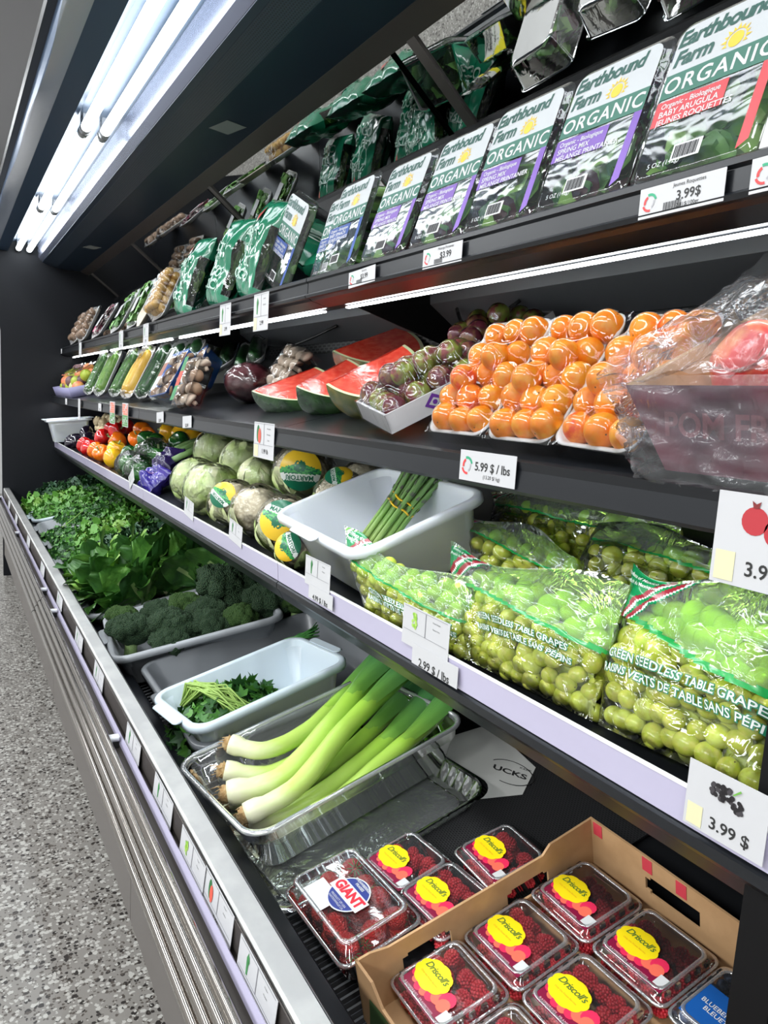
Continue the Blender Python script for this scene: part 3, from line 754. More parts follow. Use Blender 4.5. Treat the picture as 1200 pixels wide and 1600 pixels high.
for dx, dy, an in ((-.036, .036, .6), (-.028, .026, -.2)): m.add([FF(dx + .009 * math.cos(q) * math.cos(an) - .005 * math.sin(q) * math.sin(an), dy + .009 * math.cos(q) * math.sin(an) + .005 * math.sin(q) * math.cos(an)) for q in [i * .52 for i in range(12)]], [tuple(range(12))], 0, False)
m.build('leaf_emblem', logo_g, t)

# ------------------------------------------------------------------ printed green romaine bags
bagg = mat('bag_green', (.010, .20, .10), .2, coat=.6, bump=.5, bscale=14, bdist=.006)
diam = mat('diamond_red', (.65, .06, .05), .3)
def pillow(w, h, th, nu=26, nv=30, seed=0, wr=.004, taper=0.0):
    r = random.Random(seed); o = Vector((r.uniform(0, 50), r.uniform(0, 50), 0))
    def S(u, v, s):
        a = 2 * u - 1; b = 2 * v - 1
        k = max(0, (1 - a ** 4) * (1 - abs(b) ** 3.2)) ** .55
        wz = noise.noise(Vector((a * 1.6, b * 1.6, s)) + o) * wr * 2 + noise.noise(Vector((a * 5, b * 3, s * 3)) + o) * wr
        ww = w / 2 * (1 - .09 * (1 - b * b)) * (1 - taper * b)
        return Vector((b * h / 2, -a * ww, s * th / 2 * k + wz * (.3 + k)))
    return S
def bag_mesh(S, matfn, nu=26, nv=30):
    m = MB(); m.grid(lambda u, v: S(u, v, 1), nu, nv, matfn=matfn); m.grid(lambda u, v: S(1 - u, v, -1), nu, nv, matfn=lambda u, v: matfn(1 - u, v))
    return m
def romaine_bag(seed):
    t = thing('romaine_bag', 'x', 'bagged lettuce'); S = pillow(.165, .25, .075, seed=seed, wr=.006)
    def mf(u, v):
        if u > .91 and .12 < v < .75: return 1
        return 0
    bag_mesh(S, mf).build('bag_film', [bagg, bagfilm], t)
    sur = lambda u0, v0, s: (lambda a, b: tuple(S(min(max(u0 + a * s / .165, 0), 1), min(max(v0 + b * s / .25, 0), 1), 1) + Vector((0, 0, .0038))))
    m = MB(); q = sur(.42, .80, 1)
    m.add([q(a, b) for a, b in ((-.014, 0), (0, .028), (.016, .012), (.002, -.018))], [(0, 1, 2, 3)], 0, False); m.build('diamond_mark', diam, t)
    m = MB(); m.text('HEARTS', .033, sur(.40, .60, 1), bold=.02, space=.92); m.text('Cœur Entier', .014, sur(.42, .50, 1)); m.text('Romaine', .012, sur(.42, .66, 1))
    m.text('CO GO', .036, sur(.38, .34, 1), bold=.02); m.text('CO GO', .036, sur(.36, .20, 1), bold=.02)
    m.build('lettering', mat('pale_print', (.45, .62, .52), .4), t)
    lv = leafmix(MB(), 50, (.07, .045, .008), .07, 2, seed=seed).build('romaine_leaves', [G1, G3], t); lv['kind'] = 'stuff'
    return t
RB = romaine_bag(3); RB2 = romaine_bag(11)
for k, (o, y, dx, yaw, lean) in enumerate(((RB, 1.80, .02, -14, 76), (RB2, 2.02, .01, -10, 74), (copy_tree(RB), 2.33, .0, -8, 74))):
    shelf_t(o, y, lean, dx=dx, dyaw=yaw, half=.122, label='green romaine bag with red diamond, ' + ('beside the big spinach box', 'middle of the front three', 'leftmost of the front three')[k], group='romaine bags in the front row')
for k, (y, dx, yaw, lean) in enumerate(((1.60, .16, 25, 14), (1.86, .15, 14, 18), (2.12, .15, 20, 14), (2.36, .14, 10, 20), (1.74, .21, -12, 22))):
    o = copy_tree((RB, RB2)[k % 2]); pose(o, (.76 + dx * .5, y, tz(.8) + .07 + (.045 if k == 4 else 0)), lean, yaw)
    o['label'] = 'green romaine bag lying behind the front row, seen in the mirror'; o['group'] = 'romaine bags behind, in the mirror'
# basil pack seen mirrored
t = thing('basil_pack', 'clear basil bag with yellow band behind the salads, seen mirrored', 'herb pack')
S = pillow(.11, .17, .02, seed=4, wr=.003)
bag_mesh(S, lambda u, v: 1 if .62 < v < .70 else (2 if .70 < v < .80 else 0)).build('bag_film', [bagfilm, mat('basil_yellow', (.7, .62, .02), .4), mat('basil_pale', (.6, .6, .55), .4)], t)
m = MB(); m.text('BASIL · BASILIC', .013, lambda a, b: tuple(S(.5 + a / .11, .75 + b / .17, 1) + Vector((0, 0, .001))), bold=.02); m.build('lettering', ink, t)
lv = leafmix(MB(), 16, (.05, .035, .004), .05, 1, seed=9).build('basil_leaves', [G1], t); lv['kind'] = 'stuff'
pose(t, (.80, 1.45, tz(.8) + .11), 62, 12)
# ================================================================== middle shelf
foam = mat('white_foam', (.80, .80, .80), .5, sss=.1)
def foam_tray(h, w, d=.016, m=None):
    """lies in XY, opening to +Z"""
    hx, hy = h / 2, w / 2; b = MB()
    b.loft([(hx - .016, hy - .016, .02, 0), (hx - .012, hy - .012, .02, .001), (hx, hy, .022, d), (hx + .001, hy + .001, .022, d + .002), (hx - .002, hy - .002, .022, d + .003), (hx - .005, hy - .005, .02, d + .001), (hx - .016, hy - .016, .016, .004)], 5)
    return b
def drape(sph, h, w, d=.016, nu=52, nv=40, it=14):
    """film stretched over round things in a tray"""
    hx, hy = h / 2 + .002, w / 2 + .002
    H0 = [[0] * (nu + 1) for _ in range(nv + 1)]
    for j in range(nv + 1):
        for i in range(nu + 1):
            x = -hx + 2 * hx * i / nu; y = -hy + 2 * hy * j / nv; z = d + .002
            for (cx, cy, cz, r) in sph:
                q = r * r - (x - cx) ** 2 - (y - cy) ** 2
                if q > 0: z = max(z, cz + math.sqrt(q) + .0012)
            H0[j][i] = z
    H = [r[:] for r in H0]
    for _ in range(it):
        N = [r[:] for r in H]
        for j in range(1, nv):
            for i in range(1, nu):
                N[j][i] = max(H0[j][i], .985 * .25 * (H[j][i - 1] + H[j][i + 1] + H[j - 1][i] + H[j + 1][i]) + .015 * H0[j][i])
        H = N
    m = MB()
    m.grid(lambda u, v: (-hx + 2 * hx * u, -hy + 2 * hy * v, H[round(v * nv)][round(u * nu)]), nu, nv)
    for s in (-1, 1):
        m.grid(lambda u, v: (-hx + 2 * hx * u, s * hy, (d + .002) * (1 - v)), 8, 2); m.grid(lambda u, v: (s * hx, -hy + 2 * hy * u, (d + .002) * (1 - v)), 8, 2)
    return m
def inside(root, o, loc, rot=(0, 0, 0), s=1):
    """stand a separate thing in the frame of another (it stays top-level)"""
    bpy.context.view_layer.update
    M = Matrix.LocRotScale(root.location, root.rotation_euler, root.scale) @ Matrix.LocRotScale(Vector(loc), __import__('mathutils').Euler(rot), Vector((s,) * 3 if not hasattr(s, '__len__') else s))
    l, q, sc_ = M.decompose(); o.location = l; o.rotation_euler = q.to_euler(); o.scale = sc_
    return o
# apricot
def groove(p, k=.06):
    a = math.atan2(p.y, p.x); return 1 - k * math.exp(-(a / .16) ** 2) * (1 - p.z * p.z * .3) - .10 * math.exp(-((1 - abs(p.z)) / .07)) * (1 if p.z > 0 else .4)
def apr_mat(n, a, b): return mat(n, a, .38, spec=.35, bump=.05, bscale=40, col2=b, cscale=1.3, cpos=(.45, .62), sss=.25)
AM = [apr_mat('apricot_skin', (.93, .26, .010), (.90, .36, .03)), apr_mat('apricot_skin_red', (.93, .28, .02), (.80, .09, .015)), apr_mat('apricot_skin_gold', (.92, .38, .03), (.93, .25, .012))]
APR = []
for m_ in AM:
    o = MB().ball((0, 0, 0), 1, 26, 20, fn=groove).build('apricot', m_); MB().lathe([(.03, .84), (.05, .87), (.04, .90), (.01, .90)], 8).build('stem_scar', mat('stem_brown', (.12, .07, .03), .7), o)
    APR.append(o)
used_a = [0, 0, 0]
def apricot_tray(yr, xr, zr, lean, label, sd, n_up=5, yaw=0, w=.118):
    r = random.Random(sd); h = .192
    t = thing('apricot_tray', label, 'fruit tray', group=None); a = R(lean)
    foam_tray(h, w, .022).build('foam_tray', foam, t)
    pose(t, (xr + h / 2 * math.cos(a), yr, zr + h / 2 * math.sin(a)), lean, yaw)
    sph = []
    for i in range(n_up):
        nn = 3 if i % 2 == 0 else 3
        for j in range(nn):
            rr = .0192 * r.uniform(.94, 1.08)
            sph.append((-h / 2 + .022 + i * .0365 + r.uniform(-.003, .003), (j - 1) * (w - .012) / 3 + r.uniform(-.002, .002) + (.004 if i % 2 else -.004), .006 + rr, rr))
    for (i, j) in ((1.5, .5), (2.5, -.5)):
        rr = .019; sph.append((-h / 2 + .022 + i * .0365, j * .038, .006 + rr * 2.0, rr))
    for (x, y, z, rr) in sph:
        k = r.choice((0, 0, 1, 2, 0)); o = APR[k] if not used_a[k] else copy_tree(APR[k]); used_a[k] = 1
        tag(o, 'orange apricot inside the ' + label.split(',')[1].strip(), 'apricot', 'apricots in the ' + label.split(',')[1].strip())
        inside(t, o, (x, y, z), (r.uniform(-1.5, 1.5), r.uniform(-1.5, 1.5), r.uniform(0, 6)), rr)
    drape(sph, h, w, .022, it=26).build('film_wrap', wrap, t)
    return t
apricot_tray(.812, .608, mz(.60) + .004, 56, 'wrapped foam tray of apricots, left tray of the three', 1, w=.130)
apricot_tray(.680, .604, mz(.595) + .004, 55, 'wrapped foam tray of apricots, middle tray of the three', 2)
apricot_tray(.556, .600, mz(.592) + .004, 52, 'wrapped foam tray of apricots, right tray beside the pomegranates', 3, yaw=-2)
# plums
PM = [mat('plum_green', (.22, .27, .05), .25, col2=(.20, .05, .05), cscale=1.2, cpos=(.42, .6), coat=.3), mat('plum_purple', (.13, .025, .04), .25, col2=(.24, .14, .05), cscale=1.3, cpos=(.45, .7), coat=.3)]
PL = [MB().ball((0, 0, 0), 1, 22, 16, fn=lambda p: groove(p, .05), sc3=(1, 1, 1.08)).build('plum', m_) for m_ in PM]
for p_ in PL: MB().tube([(0, 0, .95), (0, 0, 1.1)], .04, 6).build('stem', mat('stem_brown'), p_)
used_p = [0, 0]
card_w = mat('white_cardboard', (.70, .70, .72), .5)
def plum_box(x, y, z, slope, yaw, lab, short, seed, nx=5, ny=4, h=.225, w=.160, logo=True, top=True):
    t = thing('plum_box', lab, 'fruit box'); r = random.Random(seed); hx, hy, D, e = h / 2, w / 2, .032, .004
    b = MB().box(-hx, hx, -hy, hy, 0, .004)
    for q in ((-hx, -hx + e, -hy, hy), (hx - e, hx, -hy, hy), (-hx, hx, -hy, -hy + e), (-hx, hx, hy - e, hy)): b.box(q[0], q[1], q[2], q[3], .004, D)
    b.build('cardboard_box', card_w, t)
    if logo:
        m = MB(); V = lambda a, c, o=0: (-.03 + a * .9, -hy - .0006 - o, .016 + c * .85)
        m.add([V(-.020, 0), V(0, -.017), V(.020, 0), V(0, .017)], [(0, 1, 2, 3)], 0, False).build('diamond_logo', mat('logo_purple', (.16, .04, .35), .5), t)
        m = MB(); m.add([V(a, c, .0004) for a, c in ((-.012, 0), (0, -.009), (.012, 0), (0, .009))], [(0, 1, 2, 3)], 0, False).build('logo_inner', whink, t)
        MB().add([V(a, c, .0008) for a, c in disc(0, 0, .0045, .0045)], [tuple(range(18))], 0, False).build('logo_dot', mat('logo_purple'), t)
    pose(t, (x, y, z), slope, yaw); sph = []
    for i in range(nx):
        for j in range(ny):
            rr = .0205 * r.uniform(.95, 1.08); sph.append((-hx + .027 + i * (h - .054) / (nx - 1), -hy + .027 + j * (w - .054) / (ny - 1), .027 + r.uniform(0, .012), rr))
    if top:
        for k in range(7): sph.append((-hx + .05 + r.random() * (h - .1), -hy + .05 + r.random() * (w - .1), .062, .020))
    for (a, b_, c, rr) in sph:
        k = r.random() > .5; o = PL[k] if not used_p[k] else copy_tree(PL[k]); used_p[k] = 1
        tag(o, 'green and purple plum inside ' + short, 'plum', 'plums inside ' + short)
        inside(t, o, (a, b_, c), (r.uniform(-2, 2), r.uniform(-2, 2), 0), rr)
    drape(sph, h, w, D, it=9).build('film_wrap', wrap, t)
    return t
plum_box(.700, 1.020, 1.205, 30, -14, 'wrapped white plum box with a purple diamond mark on its side', 'the front plum box', 4)
plum_box(.86, 1.08, 1.285, 38, -8, 'wrapped white plum box leaning behind the diamond marked one', 'the rear plum box', 5, logo=False, nx=4, h=.2)
PI = math.pi
# watermelon pieces
flesh = mat('melon_flesh', (.72, .035, .02), .5, spec=.15, col2=(.82, .12, .07), cscale=55, cpos=(.35, .65), bump=.25, bscale=120, sss=.2)
rim_w = mat('melon_white_rind', (.62, .72, .42), .4)
def rindm(n, a, b):
    return grad(n, [(0, a), (.45, b), (.55, a), (1, b)], 'Y', -.1, .1, .3, .35, 22, 1.0, spec=.5)
RD, RY = mat('rind_dark', (.012, .05, .012), .25, col2=(.03, .10, .02), cscale=28, coat=.2), mat('rind_mottled', (.10, .13, .02), .28, col2=(.30, .24, .03), cscale=20, coat=.2)
def melon(a, b, c, rind, label, loc, slope, yaw, tip):
    """quarter of an oblong melon: flat cut face up (half ellipse, x>=0), second cut at x=0, rind below"""
    t = thing('watermelon_piece', label, 'watermelon')
    def P(u, v, k=1):   # u around the rim -90..90, v down 0..1
        th = math.pi * (u - .5); ph = math.pi / 2 * v
        return (k * a * math.cos(th) * math.cos(ph), k * b * math.sin(th) * math.cos(ph), -k * c * math.sin(ph))
    MB().grid(lambda u, v: P(u, v), 40, 20).build('rind', rind, t)
    m = MB(); mf = lambda u, v: 1 if v > .945 else 0
    m.grid(lambda u, v: (a * v * math.cos(math.pi * (u - .5)), b * v * math.sin(math.pi * (u - .5)), -.003 * math.sin(PI * v)), 40, 30, matfn=mf)
    m.grid(lambda u, v: (0, b * v * math.cos(math.pi * u), -c * v * math.sin(math.pi * u)), 40, 30, matfn=mf, smooth=False)
    m.build('flesh', [flesh, rim_w], t)
    w_ = MB().grid(lambda u, v: P(u, v, 1.015), 30, 16); w_.grid(lambda u, v: (a * v * math.cos(math.pi * (u - .5)), b * v * math.sin(math.pi * (u - .5)), .0025), 30, 10); w_.grid(lambda u, v: (-.0025, b * v * math.cos(math.pi * u), -c * v * math.sin(math.pi * u)), 30, 10)
    w_.build('film_wrap', film('melon_film', (1, 1, 1), .2, .0, .14, bump=.5, bscale=22, dist=.008), t)
    return pose(t, loc, slope, yaw, tip)
W = [('watermelon piece with mottled yellow green rind, directly left of the plum box', RY, (.700, 1.265, 1.262), .125, .095, .115, 28, -90, 26),
     ('watermelon piece with dark rind, middle one of the front three', RD, (.700, 1.455, 1.248), .12, .085, .10, 26, -72, 30),
     ('watermelon piece with dark rind and wide red top, leftmost of the front three', RD, (.715, 1.70, 1.236), .17, .095, .092, 22, -84, 16),
     ('watermelon piece at the back of the shelf behind the plum boxes', RD, (.885, 1.60, 1.345), .17, .105, .11, 22, -86, 22)]
for lab, rd, loc, a_, b_, c_, sl, yw, tp in W:
    melon(a_, b_, c_, rd, lab, loc, sl, yw, tp)

# ------------------------------------------------------------------ pomegranate carton in clear wrap, right edge
maroon = mat('carton_maroon', (.13, .018, .04), .45, col2=(.07, .02, .04), cscale=9)
kraft = mat('kraft_inner', (.50, .30, .16), .6, col2=(.44, .26, .13), cscale=40)
kraft_edge = mat('kraft_edge', (.42, .26, .13), .8)
t = thing('pomegranate_carton', 'dark red carton of pomegranates in crinkled clear wrap at the right edge', 'fruit carton')
b = MB()
# (x,y,z) corners: front (towards aisle), flared
Fq = [(.585, .462, 1.138), (.565, .503, 1.216), (.565, .20, 1.216), (.585, .24, 1.138)]
Bq = [(.86, .455, 1.212), (.86, .492, 1.36), (.86, .17, 1.36), (.86, .21, 1.212)]
b.add([Fq[0], Fq[1], Fq[2], Fq[3]], [(0, 1, 2, 3)], 0, False)
b.add([Fq[0], Fq[1], Bq[1], Bq[0]], [(0, 1, 2, 3)], 0, False); b.add([Fq[3], Fq[2], Bq[2], Bq[3]], [(0, 1, 2, 3)], 0, False)
b.build('carton_outside', maroon, t)
b = MB(); e = .004
i0 = lambda q, dx, dy, dzz: (q[0] + dx, q[1] + dy, q[2] + dzz)
Fi = [i0(Fq[0], e, -e, e), i0(Fq[1], e, -e, 0), i0(Fq[2], e, e, 0), i0(Fq[3], e, e, e)]; Bi = [i0(Bq[0], -e, -e, e), i0(Bq[1], -e, -e, 0), i0(Bq[2], -e, e, 0), i0(Bq[3], -e, e, e)]
for q in ((Fi[0], Fi[1], Fi[2], Fi[3]), (Fi[0], Fi[1], Bi[1], Bi[0]), (Fi[3], Fi[2], Bi[2], Bi[3]), tuple(Bi), (Fi[0], Fi[3], Bi[3], Bi[0])): b.add(list(q), [(0, 1, 2, 3)], 0, False)
b.build('carton_inside', kraft, t)
b = MB()
for p, q, pi, qi in ((Fq[1], Fq[2], Fi[1], Fi[2]), (Fq[1], Bq[1], Fi[1], Bi[1]), (Bq[1], Bq[2], Bi[1], Bi[2])): b.add([p, q, qi, pi], [(0, 1, 2, 3)], 0, False)
b.build('carton_rim', kraft_edge, t)
m = MB(); 
def FP(a, b_):  # front face frame
    k = (b_ - 1.138) / .084; return (.585 - .02 * k - .0012, a, b_)
m.text('POM FRUIT', .030, lambda a, c: FP(.385 - a, 1.180 + c), bold=.03); m.build('lettering', mat('carton_print', (.17, .05, .07), .5), t)
# wrap: front skirt, side, and a sheet pulled up over the top to the back
nz = lambda u, v, s: noise.noise(Vector((u * 3, v * 4, s))) * .010 + noise.noise(Vector((u * 9 + v * 3, v * 7, s + 5))) * .006 + noise.noise(Vector((u * 24 + v * 10, v * 16, s + 9))) * .003
lp = lambda p, q, k: tuple(p[i] + (q[i] - p[i]) * k for i in range(3))
m = MB()
def quadf(A, B_, C_, D_, s, n, amp=1):
    def fn(u, v):
        p = lp(lp(A, B_, u), lp(D_, C_, u), v); k = nz(u * 1.3 + s, v, s) * amp
        return (p[0] + n[0] * (k + .004), p[1] + n[1] * (k + .004), p[2] + n[2] * (k + .004))
    m.grid(fn, 44, 30)
quadf((.572, .480, 1.126), (.572, .23, 1.126), (.556, .19, 1.224), (.556, .525, 1.224), 1, (-1, .2, 0), 1.2)
quadf((.556, .525, 1.224), (.556, .19, 1.224), (.86, .16, 1.40), (.84, .51, 1.40), 2, (-.4, .1, 1), 1.8)
quadf((.572, .480, 1.126), (.556, .525, 1.226), (.85, .515, 1.39), (.86, .475, 1.20), 3, (-.2, 1, 0))
o = m.build('plastic_wrap', film('crinkled_wrap', (.98, .98, .99), .16, .0, .75, bump=.9, bscale=20, dist=.010, haze=.06, aniso=2.0), t)
t.location = (0, 0, 0)
pskin = mat('pomegranate_skin', (.68, .05, .05), .3, col2=(.80, .34, .16), cscale=1.2, cpos=(.45, .68), bump=.1, bscale=12, coat=.25)
def pfn(p):
    a = math.atan2(p.y, p.x); return 1 + .035 * math.cos(6 * a) * (1 - p.z * p.z) + (.10 * max(0, p.z - .8) / .2 if p.z > .8 else 0)
pom = MB().ball((0, 0, 0), 1, 36, 26, fn=pfn).build('pomegranate', pskin)
cm = MB()
for i in range(6):
    a = i * PI / 3; cm.add([(.20 * math.cos(a - .5), .20 * math.sin(a - .5), 1.0), (.20 * math.cos(a + .5), .20 * math.sin(a + .5), 1.0), (.16 * math.cos(a + .5), .16 * math.sin(a + .5), 1.22), (.27 * math.cos(a), .27 * math.sin(a), 1.42), (.16 * math.cos(a - .5), .16 * math.sin(a - .5), 1.22)], [(0, 1, 2, 3, 4)], 0, True)
cm.build('crown', mat('crown_tan', (.50, .16, .07), .5), pom)
for k, (lc, rt_, s, lab) in enumerate((((.655, .425, 1.238), (1.75, .1, -.35), .044, 'red pomegranate lying at the front of the wrapped carton'), ((.715, .375, 1.292), (-.9, .8, 1.2), .043, 'orange red pomegranate standing behind the front one'), ((.76, .43, 1.235), (.7, 2.2, .5), .044, 'pomegranate deep in the carton, left of the front one'), ((.66, .285, 1.215), (.4, 1.2, .5), .046, 'pomegranate at the right end of the carton'))):
    o = pom if k == 0 else copy_tree(pom)
    tag(o, lab, 'pomegranate'); o.location = lc; o.rotation_euler = rt_; o.scale = (s, s, s)
st = MB().box(-.012, .012, -.016, .016, 0, .0005).build('price_sticker', paper); tag(st, 'small white sticker on top of the front pomegranate', 'sticker'); st.location = (.655, .395, 1.279); st.rotation_euler = (.2, -.3, .4)
t2 = thing('white_flap', 'white card standing in the pomegranate carton at the right edge', 'card', (.80, .33, 1.30)); MB().box(-.001, .001, -.05, .05, -.05, .06).build('card_sheet', card_w, t2)

# ------------------------------------------------------------------ vegetable trays on the middle shelf
def veg(name, L, r, m, bend=.0, tip=.6, n=14, stemm=None, wob=.05, fl=1.0):
    pts = []; rad = []
    for i in range(n + 1):
        u = i / n; x = -L / 2 + L * u
        pts.append((x, bend * math.sin(PI * u), 0)); e = min(u, 1 - u) * n
        rad.append(r * (1 + wob * math.sin(u * 5)) * (1 if e > 1.5 else math.sqrt(max(.06, 1 - (1 - e / 1.5) ** 2))) * (1 if u < .6 else 1 - (1 - tip) * (u - .6) / .4))
    o = MB().tube(pts, rad, 14, flat=fl).build(name, m)
    if stemm: MB().tube([(L / 2 - .002, 0, 0), (L / 2 + .014, 0, .002)], [r * .32, r * .28], 8).build('stem', stemm, o)
    return o
zuc = mat('zucchini_skin', (.03, .11, .02), .3, col2=(.09, .22, .05), cscale=60, coat=.2)
zucl = mat('zucchini_pale', (.10, .24, .035), .3, col2=(.17, .32, .06), cscale=60, coat=.2)
squash = mat('squash_skin', (.80, .52, .09), .3, col2=(.72, .42, .05), cscale=30, coat=.2)
cuc = mat('cucumber_skin', (.015, .06, .02), .3, col2=(.03, .11, .03), cscale=80, coat=.2)
stg = mat('stem_green', (.25, .35, .12), .6)
V_Z = veg('zucchini', .205, .021, zuc, .006, .7, stemm=stg); V_ZL = veg('zucchini', .205, .021, zucl, .006, .7, stemm=stg); V_S = veg('yellow_squash', .20, .022, squash, .008, .6, stemm=stg); V_C = veg('cucumber', .22, .020, cuc, .0, .95)
first = set()
def use(p):
    if id(p) in first: return copy_tree(p)
    first.add(id(p)); return p
def veg_tray(proto, cat, n, x, y, lean, yaw, lab, itemlab, h=.235, w=.115, half=True, zf=mz, seed=0, lift=.0, r=.021):
    t = thing('vegetable_tray', lab, 'vegetable tray'); a = R(lean)
    foam_tray(h, w, .014).build('foam_tray', foam, t)
    pose(t, (x + h / 2 * math.cos(a), y, zf(x) + .003 + lift + h / 2 * math.sin(a)), lean, yaw); sph = []
    rr = random.Random(seed)
    for k in range(n):
        o = use(proto); tag(o, itemlab, cat, itemlab + ' group'); yy = (k - (n - 1) / 2) * (w - .02) / max(n, 1) * 1.0
        inside(t, o, (rr.uniform(-.004, .004), yy, .005 + r), (rr.uniform(-.4, .4), 0, rr.uniform(-.03, .03)))
        for q in range(9): sph.append((-h * .42 + q * h * .105, yy, .005 + r, r))
    drape(sph, h, w, .014, 26, 24, 8).build('film_wrap', wrap, t)
    return t
vt = [(V_C, 'cucumber', 2, .67, 2.56, 62, 8, 'wrapped tray of dark cucumbers next to the blue mushroom tray', 'dark cucumber in the tray beside the blue mushroom tray'),
      (V_C, 'cucumber', 2, .66, 2.72, 62, 8, 'wrapped tray of dark cucumbers, second left of the blue mushroom tray', 'dark cucumber in the tray second left of the blue mushroom tray'),
      (V_C, 'cucumber', 2, .655, 2.91, 62, 6, 'wrapped tray of dark cucumbers right of the yellow squash', 'dark cucumber in the tray right of the yellow squash'),
      (V_S, 'squash', 2, .64, 3.10, 64, 4, 'wrapped tray of yellow squash', 'yellow squash in its wrapped tray'),
      (V_Z, 'zucchini', 2, .65, 3.40, 64, 4, 'wrapped zucchini tray left of the yellow squash', 'zucchini in the tray left of the squash'),
      (V_ZL, 'zucchini', 2, .64, 3.72, 66, 10, 'wrapped tray of pale green zucchinis', 'pale green zucchini in its wrapped tray'),
      (V_Z, 'zucchini', 2, .645, 4.05, 66, 4, 'wrapped tray of dark zucchinis beside the mixed fruit packs', 'dark zucchini in the tray beside the mixed fruit')]
for k, a in enumerate(vt): veg_tray(*a, seed=k)
vt2 = [(V_C, 2.55, .84, 'lying'), (V_C, 2.85, .86, ''), (V_C, 3.1, .86, ''), (V_C, 2.3, .85, ''), (V_C, 3.3, .88, '')]
for k, (p, y, x, _) in enumerate(vt2):
    veg_tray(p, 'cucumber', 2, x - .08, y, 40, 60, 'wrapped cucumber tray lying behind the leaning trays', 'dark cucumber in the trays behind the leaning ones', lift=.05, seed=20 + k)['group'] = 'cucumber trays at the back'
# mushroom trays
mshw = mat('mushroom_white', (.62, .52, .42), .6, col2=(.50, .38, .28), cscale=40); mshb = mat('mushroom_brown', (.26, .15, .09), .6, col2=(.36, .24, .15), cscale=30)
MU = []
for m_ in (mshw, mshb):
    o = MB().lathe([(.0, -.25), (.55, -.3), (.95, -.15), (1.0, .1), (.8, .5), (.45, .72), (.0, .8)], 16).build('mushroom', m_); MB().lathe([(.30, -.9), (.34, -.5), (.3, -.25)], 10).build('stalk', mshw, o); MU.append(o)
def box_tray(h, w, d, m): return MB().loft([(h / 2 - .012, w / 2 - .012, .01, 0), (h / 2, w / 2, .012, d), (h / 2 + .003, w / 2 + .003, .012, d + .001), (h / 2 - .002, w / 2 - .002, .01, d + .001), (h / 2 - .014, w / 2 - .014, .008, .004)], 4).build('tray', m)
def mush_tray(x, y, lean, yaw, lab, itemlab, m_, kinds, h=.15, w=.21, d=.055, label=None, seed=0, n=(4, 5), r=.02, zf=mz, sc_=1):
    t = thing('mushroom_tray', lab, 'mushroom pack'); a = R(lean)
    b_ = box_tray(h, w, d, m_); b_.parent = t
    pose(t, (x + h / 2 * math.cos(a), y, zf(x) + .003 + h / 2 * math.sin(a)), lean, yaw); rr = random.Random(seed); sph = []
    for i in range(n[0]):
        for j in range(n[1]):
            o = use(MU[rr.choice(kinds)]); tag(o, itemlab, 'mushroom', itemlab + ' group'); p = (-h / 2 + h * (i + .5) / n[0], -w / 2 + w * (j + .5) / n[1], (d - .016) + rr.uniform(-.004, .008))
            inside(t, o, p, (rr.uniform(-1, 1), rr.uniform(-1, 1), 0), r); sph.append(p + (r,))
    drape(sph, h, w, d, 24, 30, 8).build('film_wrap', wrap, t)
    if label:
        m = MB().grid(lambda u, v: ((u - .5) * h * .94, (v - .5) * w * .26, d + .022), 6, 4, matfn=lambda u, v: 0 if u < .3 else (1 if u < .62 else 2)); m.build('label', label, t)
    return t
bluet = mat('tray_blue', (.03, .14, .55), .35, coat=.3)
mush_tray(.625, 2.34, 62, 6, 'blue tray of mushrooms in clear film, right of the cucumber trays', 'mushroom in the right blue tray', bluet, (0, 1), label=[paper, mat('lab_brown', (.3, .12, .08), .5), paper], h=.155, w=.17, d=.070)
mush_tray(.74, 2.50, 62, 20, 'blue tray of mushrooms partly behind the front blue one', 'mushroom in the rear blue tray', bluet, (0, 0, 1), seed=3, h=.14, w=.16, d=.07)
mush_tray(.605, 2.10, 70, 4, 'clear box of brown mushrooms with red and green label', 'mushroom in the box with the red and green label', clear, (1, 1, 0), label=[mat('lab_green', (.04, .22, .08), .5), mat('lab_red', (.6, .08, .05), .5), mat('lab_green', (.04, .22, .08), .5)], h=.14, w=.13, d=.045, seed=5)
mush_tray(.80, 1.88, 60, -10, 'small clear tray of mushrooms behind the dark red bag', 'mushroom in the small tray behind the dark red bag', clear, (0,), h=.13, w=.16, seed=6)
mar = mat('net_maroon', (.075, .012, .02), .3, col2=(.13, .03, .04), cscale=40, coat=.5)
t = thing('onion_bag', 'dark red netted bag with crossing stripes beside the clear mushroom box', 'produce bag', (.735, 1.99, mz(.735) + .055))
MB().ball((0, 0, 0), 1, 40, 26, sc3=(.07, .07, .055), fn=lambda p: 1 + .05 * noise.noise(p * 2) + .02 * math.sin(18 * p.z + 10 * p.x) ).build('net_bag', mar, t)
MB().ball((0, 0, 0), 1, 30, 20, sc3=(.073, .073, .058), fn=lambda p: 1 + .04 * noise.noise(p * 3)).build('film_wrap', bagfilm, t)
